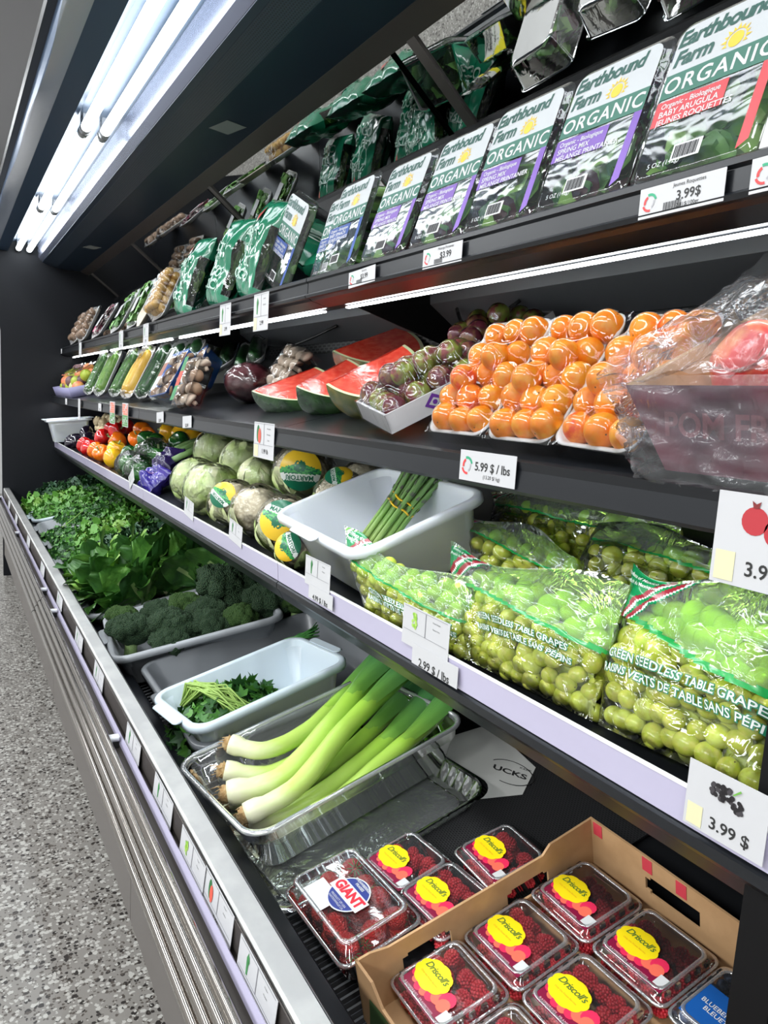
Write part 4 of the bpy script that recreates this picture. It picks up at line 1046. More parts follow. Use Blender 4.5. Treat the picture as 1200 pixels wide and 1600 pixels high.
# far left: mixed fruit packs on a lilac box
lb = MB().loft([(.10, .32, .004, 0), (.105, .325, .004, .055), (.10, .32, .004, .055), (.096, .316, .004, .004)], 1).build('display_box', mat('box_lilac', (.26, .25, .42), .5)); tag(lb, 'long low lilac cardboard box on the far end of the middle shelf', 'box'); pose(lb, (.675, 4.58, mz(.675) + .002), 15)
FR = []
for nm, c1, c2 in (('peach', (.72, .18, .09), (.80, .42, .12)), ('lime', (.35, .45, .03), (.45, .52, .06)), ('pear', (.55, .55, .25), (.62, .58, .30)), ('fig', (.12, .06, .07), (.2, .1, .09))):
    FR.append(MB().ball((0, 0, 0), .033, 14, 10).build(nm, mat('skin_' + nm, c1, .4, col2=c2, cscale=25)))
rr = random.Random(5)
for k in range(26):
    i = rr.randrange(4) if k > 3 else k; o = FR[i] if id(FR[i]) not in first else copy_tree(FR[i]); first.add(id(FR[i])); nm = ('peach', 'lime', 'pear', 'fig')[i]
    tag(o, nm + ' heaped in the lilac box at the far end', nm, nm + ' pieces in the lilac box'); o.location = (.61 + .035 * (k // 9) + rr.uniform(0, .015), 4.30 + .066 * (k % 9) + rr.uniform(-.01, .01), mz(.64) + .045 + .036 * (k // 9) + (.03 if k % 2 else 0))
pw = thing('film_sheet', 'clear crinkled film over the mixed fruit in the lilac box', 'plastic film', (.66, 4.58, mz(.66) + .075)); MB().grid(lambda u, v: (-.08 + .17 * u, -.32 + .64 * v, .03 + .10 * u + .015 * noise.noise(Vector((u * 6, v * 18, 1)))), 24, 50).build('film', bagfilm, pw)

# ------------------------------------------------------------------ top shelf, far half
pot = mat('potato_gold', (.66, .42, .12), .5, col2=(.58, .33, .09), cscale=20)
POT = MB().ball((0, 0, 0), 1, 14, 10, sc3=(1, .8, .75), fn=lambda p: 1 + .08 * noise.noise(p * 2)).build('baby_potato', pot)
def small_tray(proto, cat, x, y, lean, yaw, lab, itemlab, h, w, nx, ny, r, seed, label=False, lay=1, zf=tz):
    t = thing('vegetable_tray', lab, 'vegetable tray'); a = R(lean); rr = random.Random(seed)
    foam_tray(h, w, .014).build('foam_tray', foam, t); pose(t, (x + h / 2 * math.cos(a), y, zf(x) + .003 + h / 2 * math.sin(a)), lean, yaw); sph = []
    for l in range(lay):
        for i in range(nx):
            for j in range(ny):
                p = (-h / 2 + .016 + (h - .032) * (i + .5) / nx, -w / 2 + .012 + (w - .024) * (j + .5) / ny, .006 + r + l * r * 1.4); sph.append(p + (r,))
                if proto: o = use(proto); tag(o, itemlab, cat, itemlab + ' group'); inside(t, o, p, (rr.uniform(-1, 1), rr.uniform(-1, 1), rr.uniform(0, 3)), r)
    drape(sph, h, w, .014, 24, 20, 8).build('film_wrap', wrap, t)
    if label: MB().box(-.03, .03, -.022, .022, .006 + 2 * r + .004, .006 + 2 * r + .0045).build('label', paper, t)
    return t
small_tray(POT, 'potato', .645, 2.66, 66, 8, 'wrapped tray of small golden potatoes beside the romaine bags', 'small golden potato in the front tray', .19, .13, 5, 4, .017, 1, lay=2)
small_tray(POT, 'potato', .80, 2.40, 30, 20, 'tray of small golden potatoes lying behind, seen in the mirror', 'small golden potato in the rear tray', .2, .13, 5, 4, .017, 2)
# the tray turned to show its back
t = thing('foam_tray', 'bare back of a beige foam tray leaning beside the golden potatoes', 'foam tray'); foam_tray(.235, .13).build('tray', mat('foam_beige', (.62, .56, .46), .6), t); pose(t, (.69, 2.90, tz(.66) + .10), 66, -30)
snow = mat('snowpea_green', (.06, .2, .03), .4, col2=(.12, .32, .06), cscale=30)
def leaf_tray(x, y, lean, yaw, lab, mats, h, w, seed, size=.045, label=True, lift=0):
    t = thing('vegetable_tray', lab, 'vegetable tray'); a = R(lean)
    foam_tray(h, w, .014).build('foam_tray', foam, t); pose(t, (x + h / 2 * math.cos(a), y, tz(x) + .003 + lift + h / 2 * math.sin(a)), lean, yaw)
    l = leafmix(MB(), 60, (h / 2 - .02, w / 2 - .015, .010, 0, 0, .020), size, len(mats), seed=seed, jit=.4).build('snow_peas' if 'pea' in lab else 'vegetables', mats, t); l['kind'] = 'stuff'
    MB().grid(lambda u, v: (-h / 2 + h * u, -w / 2 + w * v, .016 + .018 * (math.sin(PI * u) * math.sin(PI * v)) ** .4 + .002 * noise.noise(Vector((u * 9, v * 9, 0)))), 20, 20).build('film_wrap', wrap, t)
    if label: MB().box(-.045, .02, -.025, .025, .036, .0365).build('label', paper, t)
    return t
G5 = mat('pea_light', (.2, .42, .1), .4)
leaf_tray(.65, 3.10, 66, 6, 'wrapped snow pea tray with a white label, right one of the pair', [snow, G5], .21, .15, 1)
leaf_tray(.645, 3.42, 62, 8, 'wrapped snow pea tray with a white label, left one of the pair', [snow, G5], .21, .15, 2)
leaf_tray(.64, 3.86, 60, 6, 'wrapped tray of pink and white radishes with a label', [mat('radish_pink', (.5, .06, .16), .4), mat('radish_white', (.7, .62, .6), .4), G4], .19, .17, 3)
for k, (y, x) in enumerate(((2.75, .80), (3.0, .81), (3.3, .81))):
    leaf_tray(x - .06, y, 32, 20, 'snow pea tray lying behind the front trays, seen in the mirror', [snow, G5], .2, .14, 7 + k, lift=.04)['group'] = 'rear snow pea trays'
for k, (y, x, lean) in enumerate(((4.28, .64, 66), (4.58, .64, 64), (4.05, .77, 35), (4.35, .77, 35))):
    small_tray(MU[1], 'mushroom', x, y, lean, 6, 'wrapped tray of brown mushrooms, ' + ('nearer one at the far end of the top shelf', 'farthest one on the top shelf', 'right one lying at the back far end', 'left one lying at the back far end')[k], 'brown mushroom in the far top shelf trays', .2, .16, 4, 4, .022, 30 + k)
# ================================================================== low shelf
def bus_tub(name, label, L, Wd, H, m, group=None, cat='tub', lipw=.016, tap=.022, rc=.035):
    """rounded rectangular plastic tub: L along X, Wd along Y, opening up"""
    t = thing(name, label, cat, group=group); hx, hy = L / 2, Wd / 2; b = MB()
    b.loft([(hx - lipw - tap, hy - lipw - tap, rc, 0), (hx - lipw - tap + .004, hy - lipw - tap + .004, rc, .004), (hx - lipw - .002, hy - lipw - .002, rc + .004, H - .016), (hx - .004, hy - .004, rc + .012, H - .014),
            (hx - .003, hy - .003, rc + .012, H - .017), (hx, hy, rc + .014, H - .016), (hx, hy, rc + .014, H - .004), (hx - .004, hy - .004, rc + .012, H), (hx - lipw + .003, hy - lipw + .003, rc + .004, H), (hx - lipw, hy - lipw, rc, H - .003),
            (hx - lipw - tap + .004, hy - lipw - tap + .004, rc - .004, .010), (hx - lipw - tap - .008, hy - lipw - tap - .008, rc - .01, .004)], 7)
    b.build('tub_body', m, t)
    for s in (-1, 1):
        h = MB(); h.loft([(.008, .055, .008, H - .004, s * (hx + .006), 0), (.011, .058, .010, H - .001, s * (hx + .006), 0), (.010, .055, .010, H + .0012, s * (hx + .004), 0)], 5); h.build('handle', m, t)
    return t
t = bus_tub('white_tub', 'large white plastic tub holding one asparagus bunch on the low shelf', .29, .42, .125, whitep)
TUBW = t; pose(t, (.765, 1.245, .878), 22, -3)
# asparagus
asg = grad('asparagus_green', [(0, (.30, .42, .12)), (.3, (.16, .33, .06)), (.75, (.10, .22, .05)), (1, (.07, .09, .05))], 'X', -.1, .12, .45, .08, 40)
asp_t = mat('asparagus_tip', (.075, .13, .05), .5, col2=(.10, .08, .08), cscale=60)
t = thing('asparagus_bunch', 'bunch of green asparagus with two yellow rubber bands leaning in the white tub', 'asparagus')
r = random.Random(2)
pts = []
for q in range(40):
    a = q * 2.4; rad = .0068 * math.sqrt(q); pts.append((rad * math.cos(a), rad * math.sin(a) * .75))
for q, (a, b_) in enumerate(pts[:34]):
    m = MB(); l = .205 + r.uniform(-.012, .012); fan = 1.0; rs = r.uniform(.0042, .0060)
    P = []
    for i in range(9):
        u = i / 8; w_ = 1 + .55 * max(0, u - .45) ** 1.3 * 2; P.append((-l / 2 + l * u, a * w_, b_ * w_))
    m.tube(P, [rs * k for k in (1, 1, 1, .97, .95, .98, 1.0, .9, .3)], 8)
    for i in range(11):
        u = .42 + .055 * i; w_ = 1 + .55 * max(0, u - .45) ** 1.3 * 2; an = i * 2.4; rr_ = rs * (1 if u < .85 else .9 - (u - .85) * 3)
        c = Vector((-l / 2 + l * u, a * w_ + rr_ * math.cos(an), b_ * w_ + rr_ * math.sin(an)))
        tipd = Vector((.011, a * .03, b_ * .03)); sd = Vector((0, -math.sin(an), math.cos(an))) * .0032; o_ = Vector((0, math.cos(an), math.sin(an))) * .0012
        m.add([c - sd, c + sd, c + tipd * .6 + sd * .6 + o_ * 1.2, c + tipd + o_, c + tipd * .6 - sd * .6 + o_ * 1.2], [(0, 1, 2, 3, 4)], 1)
    m.build('spear', [asg, asp_t], t)
yb = mat('rubber_yellow', (.85, .52, .01), .45)
for x in (-.005, .012):
    MB().tube([(x + .002 * math.sin(i), .0385 * math.cos(i * PI / 14) * 1.02, .0300 * math.sin(i * PI / 14) * 1.02) for i in range(29)], .0022, 6, cap=False).build('rubber_band', yb, t)
t.location = (.80, 1.262, .985); t.rotation_euler = (R(6), R(-58), R(-30))
# ------------------------------------------------------------------ grape bags
gr_a = mat('grape_green', (.52, .60, .07), .22, col2=(.62, .62, .12), cscale=1.5, sss=.35, coat=.2)
gr_b = mat('grape_pale', (.62, .72, .13), .24, col2=(.55, .60, .08), cscale=1.5, sss=.35, coat=.2)
gr_c = mat('grape_lime', (.68, .86, .12), .26, sss=.4)
GB = [MB().ball((0, 0, 0), 1, 16, 12, sc3=(1, 1, 1.12)).build('grape', m_) for m_ in (gr_a, gr_b, gr_c)]
MB().lathe([(.05, 1.08), (.08, 1.1), (.06, 1.14), (.02, 1.14)], 6).build('stem_scar', mat('stem_brown'), GB[0])
gfilm = film('grape_film', (.985, .99, .97), .07, .02, .85, bump=1.0, bscale=13, dist=.014)
gtint = film('grape_film_green', (.66, .90, .32), .10, .02, .8, bump=1.0, bscale=13, dist=.014, haze=.10)
ggreen = mat('print_green', (.01, .25, .08), .2, coat=.4); gred = mat('print_red', (.30, .015, .03), .3, coat=.3); gwhite = mat('print_white', (.75, .78, .74), .3, coat=.3)
gband = mat('band_print_green', (.015, .30, .06), .25, coat=.3)
gfirst = [0, 0, 0]
def grape_bag(TL, TR, BR, BL, bulge, label, short, seed, n_uv=(9, 8), rg=.0118, stripes='L', text=True, vmax=.86, second=True, toph=1.0, corner=.34, txtflip=False, tv=.40):
    t = thing('grape_bag', label, 'grape bag'); r = random.Random(seed)
    TL, TR, BR, BL = map(Vector, (TL, TR, BR, BL))
    N = ((TR - TL) .cross(BL - TL)); N = -N.normalized() if N.x > 0 else N.normalized()
    if N.x > 0: N = -N
    o = Vector((seed * 7.1, seed * 3.3, 0))
    def S(u, v, s=1):
        b_ = BL.lerp(BR, u); tp = TL.lerp(TR, u); p = b_.lerp(tp, v)
        a = 2 * u - 1; vv = v
        k = max(0, 1 - abs(a) ** 3.5) ** .6 * max(0, math.sin(PI * min(1, vv * 1.02) ** .72)) ** .62
        q = Vector((u * 2.2, v * 2.2, s)) + o
        wz = noise.noise(q) * .012 + noise.noise(q * 3.1) * .0065 + noise.noise(Vector((u * 12 + v * 7, v * 9 - u * 3, s)) + o) * .0028
        top = .014 * math.sin(u * 7 + seed) * max(0, v - .75) * 4 * toph
        return p + N * (s * bulge * k + wz * (.25 + .75 * k) * (1 + .7 * v)) + Vector((0, 0, top * .6)) + Vector((top, 0, 0))
    def line(u): return .50 + .17 * (1 - u) ** 1.5 + .02 * math.sin(u * 6)
    def mf(u, v):
        c = (u if stripes == 'L' else 1 - u) * 1.0 + (1 - v) * .85
        if stripes and c < corner + .16 and v > line(u) - .02:
            if c < corner: return 2
            kk = (c - corner) / .16
            return 3 if kk < .24 else (4 if kk < .36 else (2 if kk < .56 else (3 if kk < .80 else (4 if kk < .9 else 2))))
        if abs(v - line(u)) < .017: return 5
        return 1 if v > line(u) else 0
    m = MB(); m.grid(lambda u, v: S(u, v, 1), 70, 64, matfn=mf); m.grid(lambda u, v: S(1 - u, v, -.25), 20, 18, matfn=lambda u, v: 1 if v > .55 else 0)
    m.build('bag_film', [gfilm, gtint, ggreen, gred, gwhite, gband], t)
    W_ = ((TR - TL).length + (BR - BL).length) / 2; H_ = ((TL - BL).length + (TR - BR).length) / 2
    if text:
        q = lambda u0, v0, off, an=0: (lambda a, b: S(min(max(u0 + (a * math.cos(an) - b * math.sin(an)) / W_, .01), .99), min(max(v0 + (a * math.sin(an) + b * math.cos(an)) / H_, .01), .99)) + N * off)
        for off, bd, mt, nm in ((.0016, .075, mat('outline_green', (.015, .20, .10), .4), 'lettering_outline'), (.0022, .0, gwhite, 'lettering')):
            m = MB(); m.text('GREEN SEEDLESS TABLE GRAPES', .0135, q(.56, tv, off, .0), bold=bd + .01, space=1.02, shear=.1); m.text('RAISINS VERTS DE TABLE SANS PÉPINS', .0125, q(.56, tv - .085, off, .0), bold=bd + .01, space=1.0, shear=.1)
            m.build(nm, mt, t)
    if stripes == 'L' and corner > .15:
        q = lambda u0, v0, off: (lambda a, b: S(min(max(u0 + a / W_, .01), .99), min(max(v0 + b / H_, .01), .99)) + N * off)
        m = MB(); m.text('Produce of Mexico', .0085, q(.145, .945, .0016), bold=.01, shear=.15); m.text('Produit du Mexique', .0085, q(.135, .895, .0016), bold=.01, shear=.15); m.build('origin_lettering', gwhite, t)
    nu, nv = n_uv
    for lay in range(2 if second else 1):
        for j in range(nv):
            for i in range(nu):
                u = (i + .5 + (.5 if (j + lay) % 2 else 0)) / (nu + .5); v = .045 + (vmax - .045) * (j + .35) / nv
                if lay and (j > nv * .55 or (i + j) % 2): continue
                u += r.uniform(-.02, .02); v += r.uniform(-.02, .02); u = min(max(u, .06), .94)
                rr_ = rg * r.uniform(.86, 1.12) * (1.18 if v > .5 else 1)
                p = S(u, v, 1) - N * (rr_ + .0035 + (rg * 1.5 if lay else 0) + r.uniform(0, .006))
                k = r.choice((0, 0, 1)) if v < .55 else r.choice((2, 2, 1))
                g_ = GB[k] if not gfirst[k] else copy_tree(GB[k]); gfirst[k] = 1
                tag(g_, 'green grape inside ' + short, 'grape', 'grapes inside ' + short); g_.location = p; g_.rotation_euler = (r.uniform(0, 3), r.uniform(0, 3), 0); g_.scale = (rr_,) * 3
    # dark backing of stems and grapes deeper in the bag
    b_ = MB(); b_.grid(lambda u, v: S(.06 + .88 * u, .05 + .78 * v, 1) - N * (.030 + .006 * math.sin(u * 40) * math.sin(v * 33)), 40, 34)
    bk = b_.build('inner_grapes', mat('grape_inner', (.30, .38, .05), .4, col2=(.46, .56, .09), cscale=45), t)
    return t
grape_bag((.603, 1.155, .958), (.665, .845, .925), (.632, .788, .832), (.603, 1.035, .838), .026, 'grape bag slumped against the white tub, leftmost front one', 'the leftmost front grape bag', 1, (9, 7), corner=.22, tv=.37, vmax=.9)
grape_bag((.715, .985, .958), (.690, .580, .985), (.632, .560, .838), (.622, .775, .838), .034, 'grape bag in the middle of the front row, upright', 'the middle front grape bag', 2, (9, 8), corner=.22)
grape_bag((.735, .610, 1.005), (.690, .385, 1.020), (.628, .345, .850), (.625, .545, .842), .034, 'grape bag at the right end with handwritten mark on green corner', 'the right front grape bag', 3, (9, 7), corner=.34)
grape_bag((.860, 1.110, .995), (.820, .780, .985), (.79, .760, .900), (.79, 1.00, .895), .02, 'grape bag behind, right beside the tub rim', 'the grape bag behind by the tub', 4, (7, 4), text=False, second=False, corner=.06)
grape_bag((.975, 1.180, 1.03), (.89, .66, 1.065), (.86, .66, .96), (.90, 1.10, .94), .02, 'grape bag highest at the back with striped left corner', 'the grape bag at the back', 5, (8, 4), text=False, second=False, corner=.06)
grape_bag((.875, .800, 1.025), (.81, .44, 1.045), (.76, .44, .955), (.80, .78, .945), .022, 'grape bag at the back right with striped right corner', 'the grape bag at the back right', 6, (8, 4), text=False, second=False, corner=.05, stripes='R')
# ------------------------------------------------------------------ wrapped heads
cream = cellmat('cauliflower_curd', (.86, .80, .62), (.66, .58, .40), 90, .7, .8, dist=.004)
cabg = mat('cabbage_leaf', (.70, .80, .40), .42, col2=(.50, .68, .22), cscale=14, bump=.8, bscale=26, bdist=.010, sss=.2)
cabl = mat('cabbage_leaf_light', (.86, .88, .56), .42, col2=(.68, .80, .36), cscale=14, bump=.8, bscale=26, bdist=.010, sss=.2)
hfilm = film('head_film', (1, 1, 1), .08, .0, .95, bump=1.0, bscale=26, dist=.014)
LY, LG, LGd, LW = mat('lab_yellow', (.85, .55, .03), .3), mat('lab_leaf', (.05, .36, .08), .3), mat('lab_dark', (.008, .14, .07), .3), mat('lab_white', (.78, .82, .78), .35)
def sphere_label(t, rr_, dirv, upv, flip=1, size=.6):
    d = Vector(dirv).normalized(); u_ = Vector(upv); u_ = (u_ - d * u_.dot(d)).normalized(); rt_ = u_.cross(d)
    def P(a, b, k=1.035):
        an = math.sqrt(a * a + b * b) * size; c = d * math.cos(an) + (rt_ * a + u_ * b) / max(1e-6, math.hypot(a, b)) * math.sin(an)
        return c * rr_ * k
    def mf(u, v):
        a, b = math.cos(2 * PI * u) * v, math.sin(2 * PI * u) * v; b *= flip
        if .20 < b < .52: return 3
        if b >= .52: return 2
        if math.hypot(a, b + .15) < .28 and noise.noise(Vector((a * 9, b * 9, 3))) > -.25: return 2
        if b > -.28 + .25 * abs(a): return 1 if noise.noise(Vector((a * 7, b * 14, 1))) > -.1 else 2
        return 0
    m = MB().grid(lambda u, v: P(v * math.cos(2 * PI * u), v * math.sin(2 * PI * u)), 60, 26, matfn=mf)
    m.build('round_label', [LY, LG, LGd, LW], t)
    m = MB(); m.text('MARTORI', .30, lambda a, b: tuple(P(a, b + .36 if flip > 0 else b - .36, 1.045)) if flip > 0 else tuple(P(-a, -b - .36, 1.045)), bold=.03, space=1.0); m.build('lettering', LGd, t)
def head(kind, loc, rr_, label, seed, lab=None, rot=None, group=None):
    nm = {'cauliflower': 'cauliflower', 'cabbage': 'cabbage'}[kind]
    t = thing(nm, label, nm, loc, group); rn = random.Random(seed); o = Vector((seed * 5.3, 1, 2))
    if kind == 'cauliflower':
        MB().ball((0, 0, 0), rr_ * .90, 44, 30, sc3=(1, 1, .86), fn=lambda p: 1 + .10 * noise.noise(p * 3.2 + o) + .05 * noise.noise(p * 8 + o)).build('curd', cream, t)
        for i in range(6):
            a = i * PI / 3 + rn.random(); m = Matrix.Rotation(a, 4, 'Z')
            MB().grid(lambda u, v: (rr_ * (.99 + .03 * u) * math.cos(-1.2 + 1.35 * u) , (v - .5) * rr_ * .85 * math.sin(PI * (.15 + .75 * u)), rr_ * .92 * math.sin(-1.2 + 1.35 * u)), 8, 6, mtx=m).build('outer_leaf', cabl if i % 2 else cabg, t)
    else:
        MB().ball((0, 0, 0), rr_ * .93, 44, 30, sc3=(1, 1, .88), fn=lambda p: 1 + .05 * noise.noise(p * 2 + o)).build('heart', cabl, t)
        for i in range(7):
            m = Matrix.Rotation(i * 2.4 + rn.random(), 4, 'Z') @ Matrix.Rotation(rn.uniform(-.5, .9), 4, 'Y')
            rd_ = rr_ * (.955 + .012 * i)
            def fn(u, v, rd_=rd_, ph=i):
                th = (v - .5) * 2.0; ph_ = -.5 + 1.9 * u; w_ = 1 + .035 * math.sin(v * 19 + ph) * u + .02 * noise.noise(Vector((u * 5, v * 5, ph)))
                return (rd_ * w_ * math.cos(ph_) * math.cos(th), rd_ * w_ * math.cos(ph_) * math.sin(th), rd_ * .9 * w_ * math.sin(ph_))
            MB().grid(fn, 14, 14, mtx=m).build('outer_leaf', cabg if i % 3 else cabl, t)
    MB().ball((0, 0, 0), rr_ * 1.03, 40, 28, sc3=(1, 1, .92), fn=lambda p: 1 + .05 * noise.noise(p * 2.3 + o) + .025 * noise.noise(p * 6 + o * 2)).build('film_wrap', hfilm, t)
    tw = MB()
    for i in range(9):
        a = i * .7; tw.add([(0, 0, 0), (.02 * math.cos(a), .02 * math.sin(a), .03), (.03 * math.cos(a + .5), .03 * math.sin(a + .5), .028)], [(0, 1, 2)])
    tw.v = [(x, y, -z - rr_ * .8) for x, y, z in tw.v]; tw.build('film_twist', hfilm, t)
    if lab: sphere_label(t, rr_ * 1.05, *lab)
    return t
cam_dir = lambda l: (-(l[0]), -(l[1]), CH - l[2])
L1 = (.672, 1.545, .900); head('cauliflower', L1, .074, 'wrapped cauliflower with yellow and green label upright, nearest the tub', 1, ((-.6, -.75, .3), (.25, -.2, 1), 1, .62))
L2 = (.680, 1.75, .902); head('cauliflower', L2, .073, 'wrapped cauliflower, plain film with red print, second from the tub', 2)
L3 = (.672, 1.92, .898); head('cauliflower', L3, .070, 'wrapped cauliflower with a yellow topped label, third from the tub', 3, ((-.7, -.65, .45), (-.5, .3, -.8), 1, .5))
L4 = (.85, 1.85, .995); head('cauliflower', L4, .088, 'wrapped cauliflower with the label upside down, highest one under the melon card', 4, ((-.55, -.83, .12), (0, 0, -1), 1, .62))
L5 = (.84, 1.60, .955); head('cauliflower', L5, .072, 'wrapped cauliflower low at the back, dark green label on top', 5, ((-.4, -.4, .8), (-.6, .4, -.3), 1, .45))
L6 = (.95, 1.68, .985); head('cauliflower', L6, .07, 'plain wrapped cauliflower in the back corner behind the tub', 6)
L7 = (.64, 1.42, .868); o = head('cauliflower', L7, .045, 'small crumpled wrapped cauliflower squeezed beside the tub wall', 7, ((-.7, -.5, .3), (.3, -.6, .5), 1, .7))
head('cabbage', (.690, 2.16, .905), .088, 'round wrapped cabbage, front row right one', 11); head('cabbage', (.700, 2.36, .905), .084, 'round wrapped cabbage, front row left one', 12)
head('cabbage', (.850, 2.30, .975), .090, 'wrapped cabbage on top, left of the melon card', 13); head('cabbage', (.865, 2.63, .985), .096, 'largest pale wrapped cabbage on top, next to the green leek stalks', 14)
head('cabbage', (.80, 2.05, .955), .068, 'wrapped cabbage half hidden behind the cauliflowers', 15)
# blue printed bags
bb = mat('bag_blue', (.02, .015, .20), .2, coat=.5, bump=.6, bscale=12, bdist=.01, col2=(.05, .03, .28), cscale=9); bbd = mat('bag_indigo', (.025, .015, .08), .25, coat=.5, bump=.6, bscale=12, bdist=.01)
for k, (lc, m_, lab) in enumerate((((.645, 2.68, .875), bb, 'bright blue printed plastic bag at the shelf front'), ((.715, 2.80, .925), bbd, 'dark indigo plastic bag lying on the bright blue one'))):
    t = thing('produce_bag', lab, 'produce bag'); S = pillow(.17, .11, .07, seed=20 + k, wr=.012); bag_mesh(S, lambda u, v: 0).build('bag_film', m_, t); pose(t, lc, 40 + 10 * k, 20 * k)
    m = MB(); m.text('CELERY' if k == 0 else 'Farms', .022, lambda a, b: tuple(S(.5 + a / .17, .5 + b / .11, 1) + Vector((0, 0, .001))), bold=.02); m.build('lettering', mat('print_pink', (.5, .3, .6), .4) if k == 0 else gwhite, t)
lk = mat('stalk_green', (.12, .24, .07), .4, col2=(.2, .34, .12), cscale=30)
for k in range(4):
    o = MB().tube([(0, 0, 0), (.1, .0, .004), (.22, .0, .0)], [.016, .018, .016], 10, flat=.7).build('celery_stalk', lk) if k == 0 else o.copy()
    if k: COL.objects.link(o)
    tag(o, 'green celery stalk bundle lying between the blue bags and cabbages', 'celery', 'celery stalks'); o.location = (.72, 2.72 + .035 * k, .945 + .012 * (k % 2)); o.rotation_euler = (0, R(-18), R(25))
# peppers
def pepfn(p):
    a = math.atan2(p.y, p.x); z = p.z
    k = 1 + .13 * abs(math.cos(1.5 * a)) - .05; top = math.exp(-((1 - z) / .25) ** 2) if z > 0 else 0
    q = p * k; q = Vector((q.x * (1 - .12 * (z < 0) * -z), q.y * (1 - .12 * (z < 0) * -z), z * 1.15 - .42 * top * (1 - (p.x * p.x + p.y * p.y)) ** 2)); return q
PEP = {}
for nm, c1, c2 in (('red', (.62, .012, .012), (.50, .01, .01)), ('orange', (.90, .22, .01), (.85, .15, .01)), ('yellow', (.92, .55, .02), (.88, .42, .02)), ('green', (.012, .085, .018), (.03, .14, .02))):
    o = MB().ball((0, 0, 0), 1, 36, 22, fn=pepfn).build('bell_pepper', mat('pepper_' + nm, c1, .18, col2=c2, cscale=1.5, coat=.5)); MB().tube([(0, 0, .55), (.02, 0, .8), (.10, .02, 1.15)], [.16, .09, .10], 8).build('stem', stg, o); PEP[nm] = o
pw_ = MB().ball((0, 0, 0), 1.0, 22, 16, fn=lambda p: 1.12 + .12 * noise.noise(p * 1.6) + .06 * noise.noise(p * 4))
pfirst = set()
plist = [('green', .655, 2.93), ('green', .65, 3.07), ('green', .665, 3.22), ('green', .74, 3.05, .93), ('green', .735, 3.25, .935), ('green', .71, 3.42, .90), ('green', .80, 3.32, .965), ('green', .80, 3.5, .965), ('green', .85, 3.12, .985),
         ('yellow', .66, 3.55), ('yellow', .70, 3.68, .905), ('orange', .655, 3.80), ('orange', .66, 3.98), ('orange', .74, 3.88, .935), ('red', .655, 4.16), ('red', .66, 4.34), ('red', .73, 4.22, .93), ('red', .80, 4.35, .965), ('red', .79, 4.15, .97), ('red', .86, 4.25, .99),
         ('orange', .87, 3.92, .99), ('orange', .86, 3.75, .975), ('orange', .80, 3.70, .955), ('yellow', .92, 3.35, 1.01), ('yellow', .91, 3.15, 1.0), ('yellow', .90, 3.52, 1.0), ('yellow', .93, 3.62, 1.01), ('yellow', .92, 2.98, .995)]
rk = random.Random(8); occ = {}
wherep = {'green': 'green bell pepper in the wrapped heap behind the blue bags', 'yellow': 'yellow bell pepper among the pepper heap on the low shelf', 'orange': 'orange bell pepper between the yellow and red ones', 'red': 'red bell pepper near the far eggplants'}
for q in plist:
    nm, x, y = q[:3]; o = PEP[nm] if nm not in pfirst else copy_tree(PEP[nm]); pfirst.add(nm)
    tag(o, wherep[nm], 'bell pepper', nm + ' bell peppers'); z = q[3] if len(q) > 3 else lz(x) + .042; o.location = (x, y, z); o.rotation_euler = (rk.uniform(-1.2, 1.2), rk.uniform(-1.2, 1.2), rk.uniform(0, 6)); o.scale = (.043,) * 3
for k, (x, y, z, s) in enumerate(((.66, 2.98, .882, .055), (.665, 3.2, .88, .055), (.74, 3.12, .935, .06))):
    f = thing('film_pouch', ('clear film pouch around peppers, ' + ('nearest', 'second', 'upper right', 'upper left', 'over the red ones', 'over the yellow ones')[k]), 'plastic film', (x, y, z)); mm = MB(); mm.v = [(a * s, b * s * 1.6, c * s) for a, b, c in pw_.v]; mm.f = pw_.f; mm.m = pw_.m; mm.sm = pw_.sm; mm.build('film', hfilm, f)
egg = mat('eggplant_skin', (.012, .008, .018), .15, coat=.6); eg2 = mat('eggplant_purple', (.09, .05, .2), .2, coat=.6)
eo = MB().ball((0, 0, 0), 1, 20, 16, sc3=(1.7, 1, 1)).build('eggplant', egg); MB().lathe([(.05, 1.2), (.3, 1.0), (.1, 1.5)], 8, mtx=Matrix.Rotation(R(90), 4, 'Y')).build('stem_cap', stg, eo)
for k, (x, y, z) in enumerate(((.645, 4.60, .875), (.66, 4.75, .88), (.71, 4.55, .90), (.72, 4.70, .93))):
    o = eo if k == 0 else copy_tree(eo); tag(o, 'shiny dark eggplant near the far end of the low shelf', 'eggplant', 'eggplants'); o.location = (x, y, z); o.scale = (.036,) * 3; o.rotation_euler = (0, -.3, .4 * k)
t = bus_tub('white_tub', 'small white tub at the far end of the low shelf', .26, .17, .14, whitep, rc=.02); pose(t, (.66, 4.90, .862), 6, 0)
ga = MB().ball((0, 0, 0), 1, 14, 10, fn=lambda p: 1 + .06 * math.cos(7 * math.atan2(p.y, p.x)) + (.35 * max(0, p.z - .8) / .2)).build('garlic_bulb', mat('garlic_skin', (.66, .50, .26), .5, col2=(.72, .62, .42), cscale=20))
for k in range(16):
    o = ga if k == 0 else copy_tree(ga); tag(o, 'golden garlic bulb heaped behind the far white tub', 'garlic', 'garlic bulbs'); o.location = (.80 + .05 * (k % 3) + rk.uniform(-.01, .01), 4.55 + .052 * (k // 3) + .02 * (k % 2), .955 + .022 * (k % 3) + (.035 if k % 2 else 0)); o.scale = (.026,) * 3; o.rotation_euler = (rk.uniform(-.5, .5), rk.uniform(-.5, .5), 0)
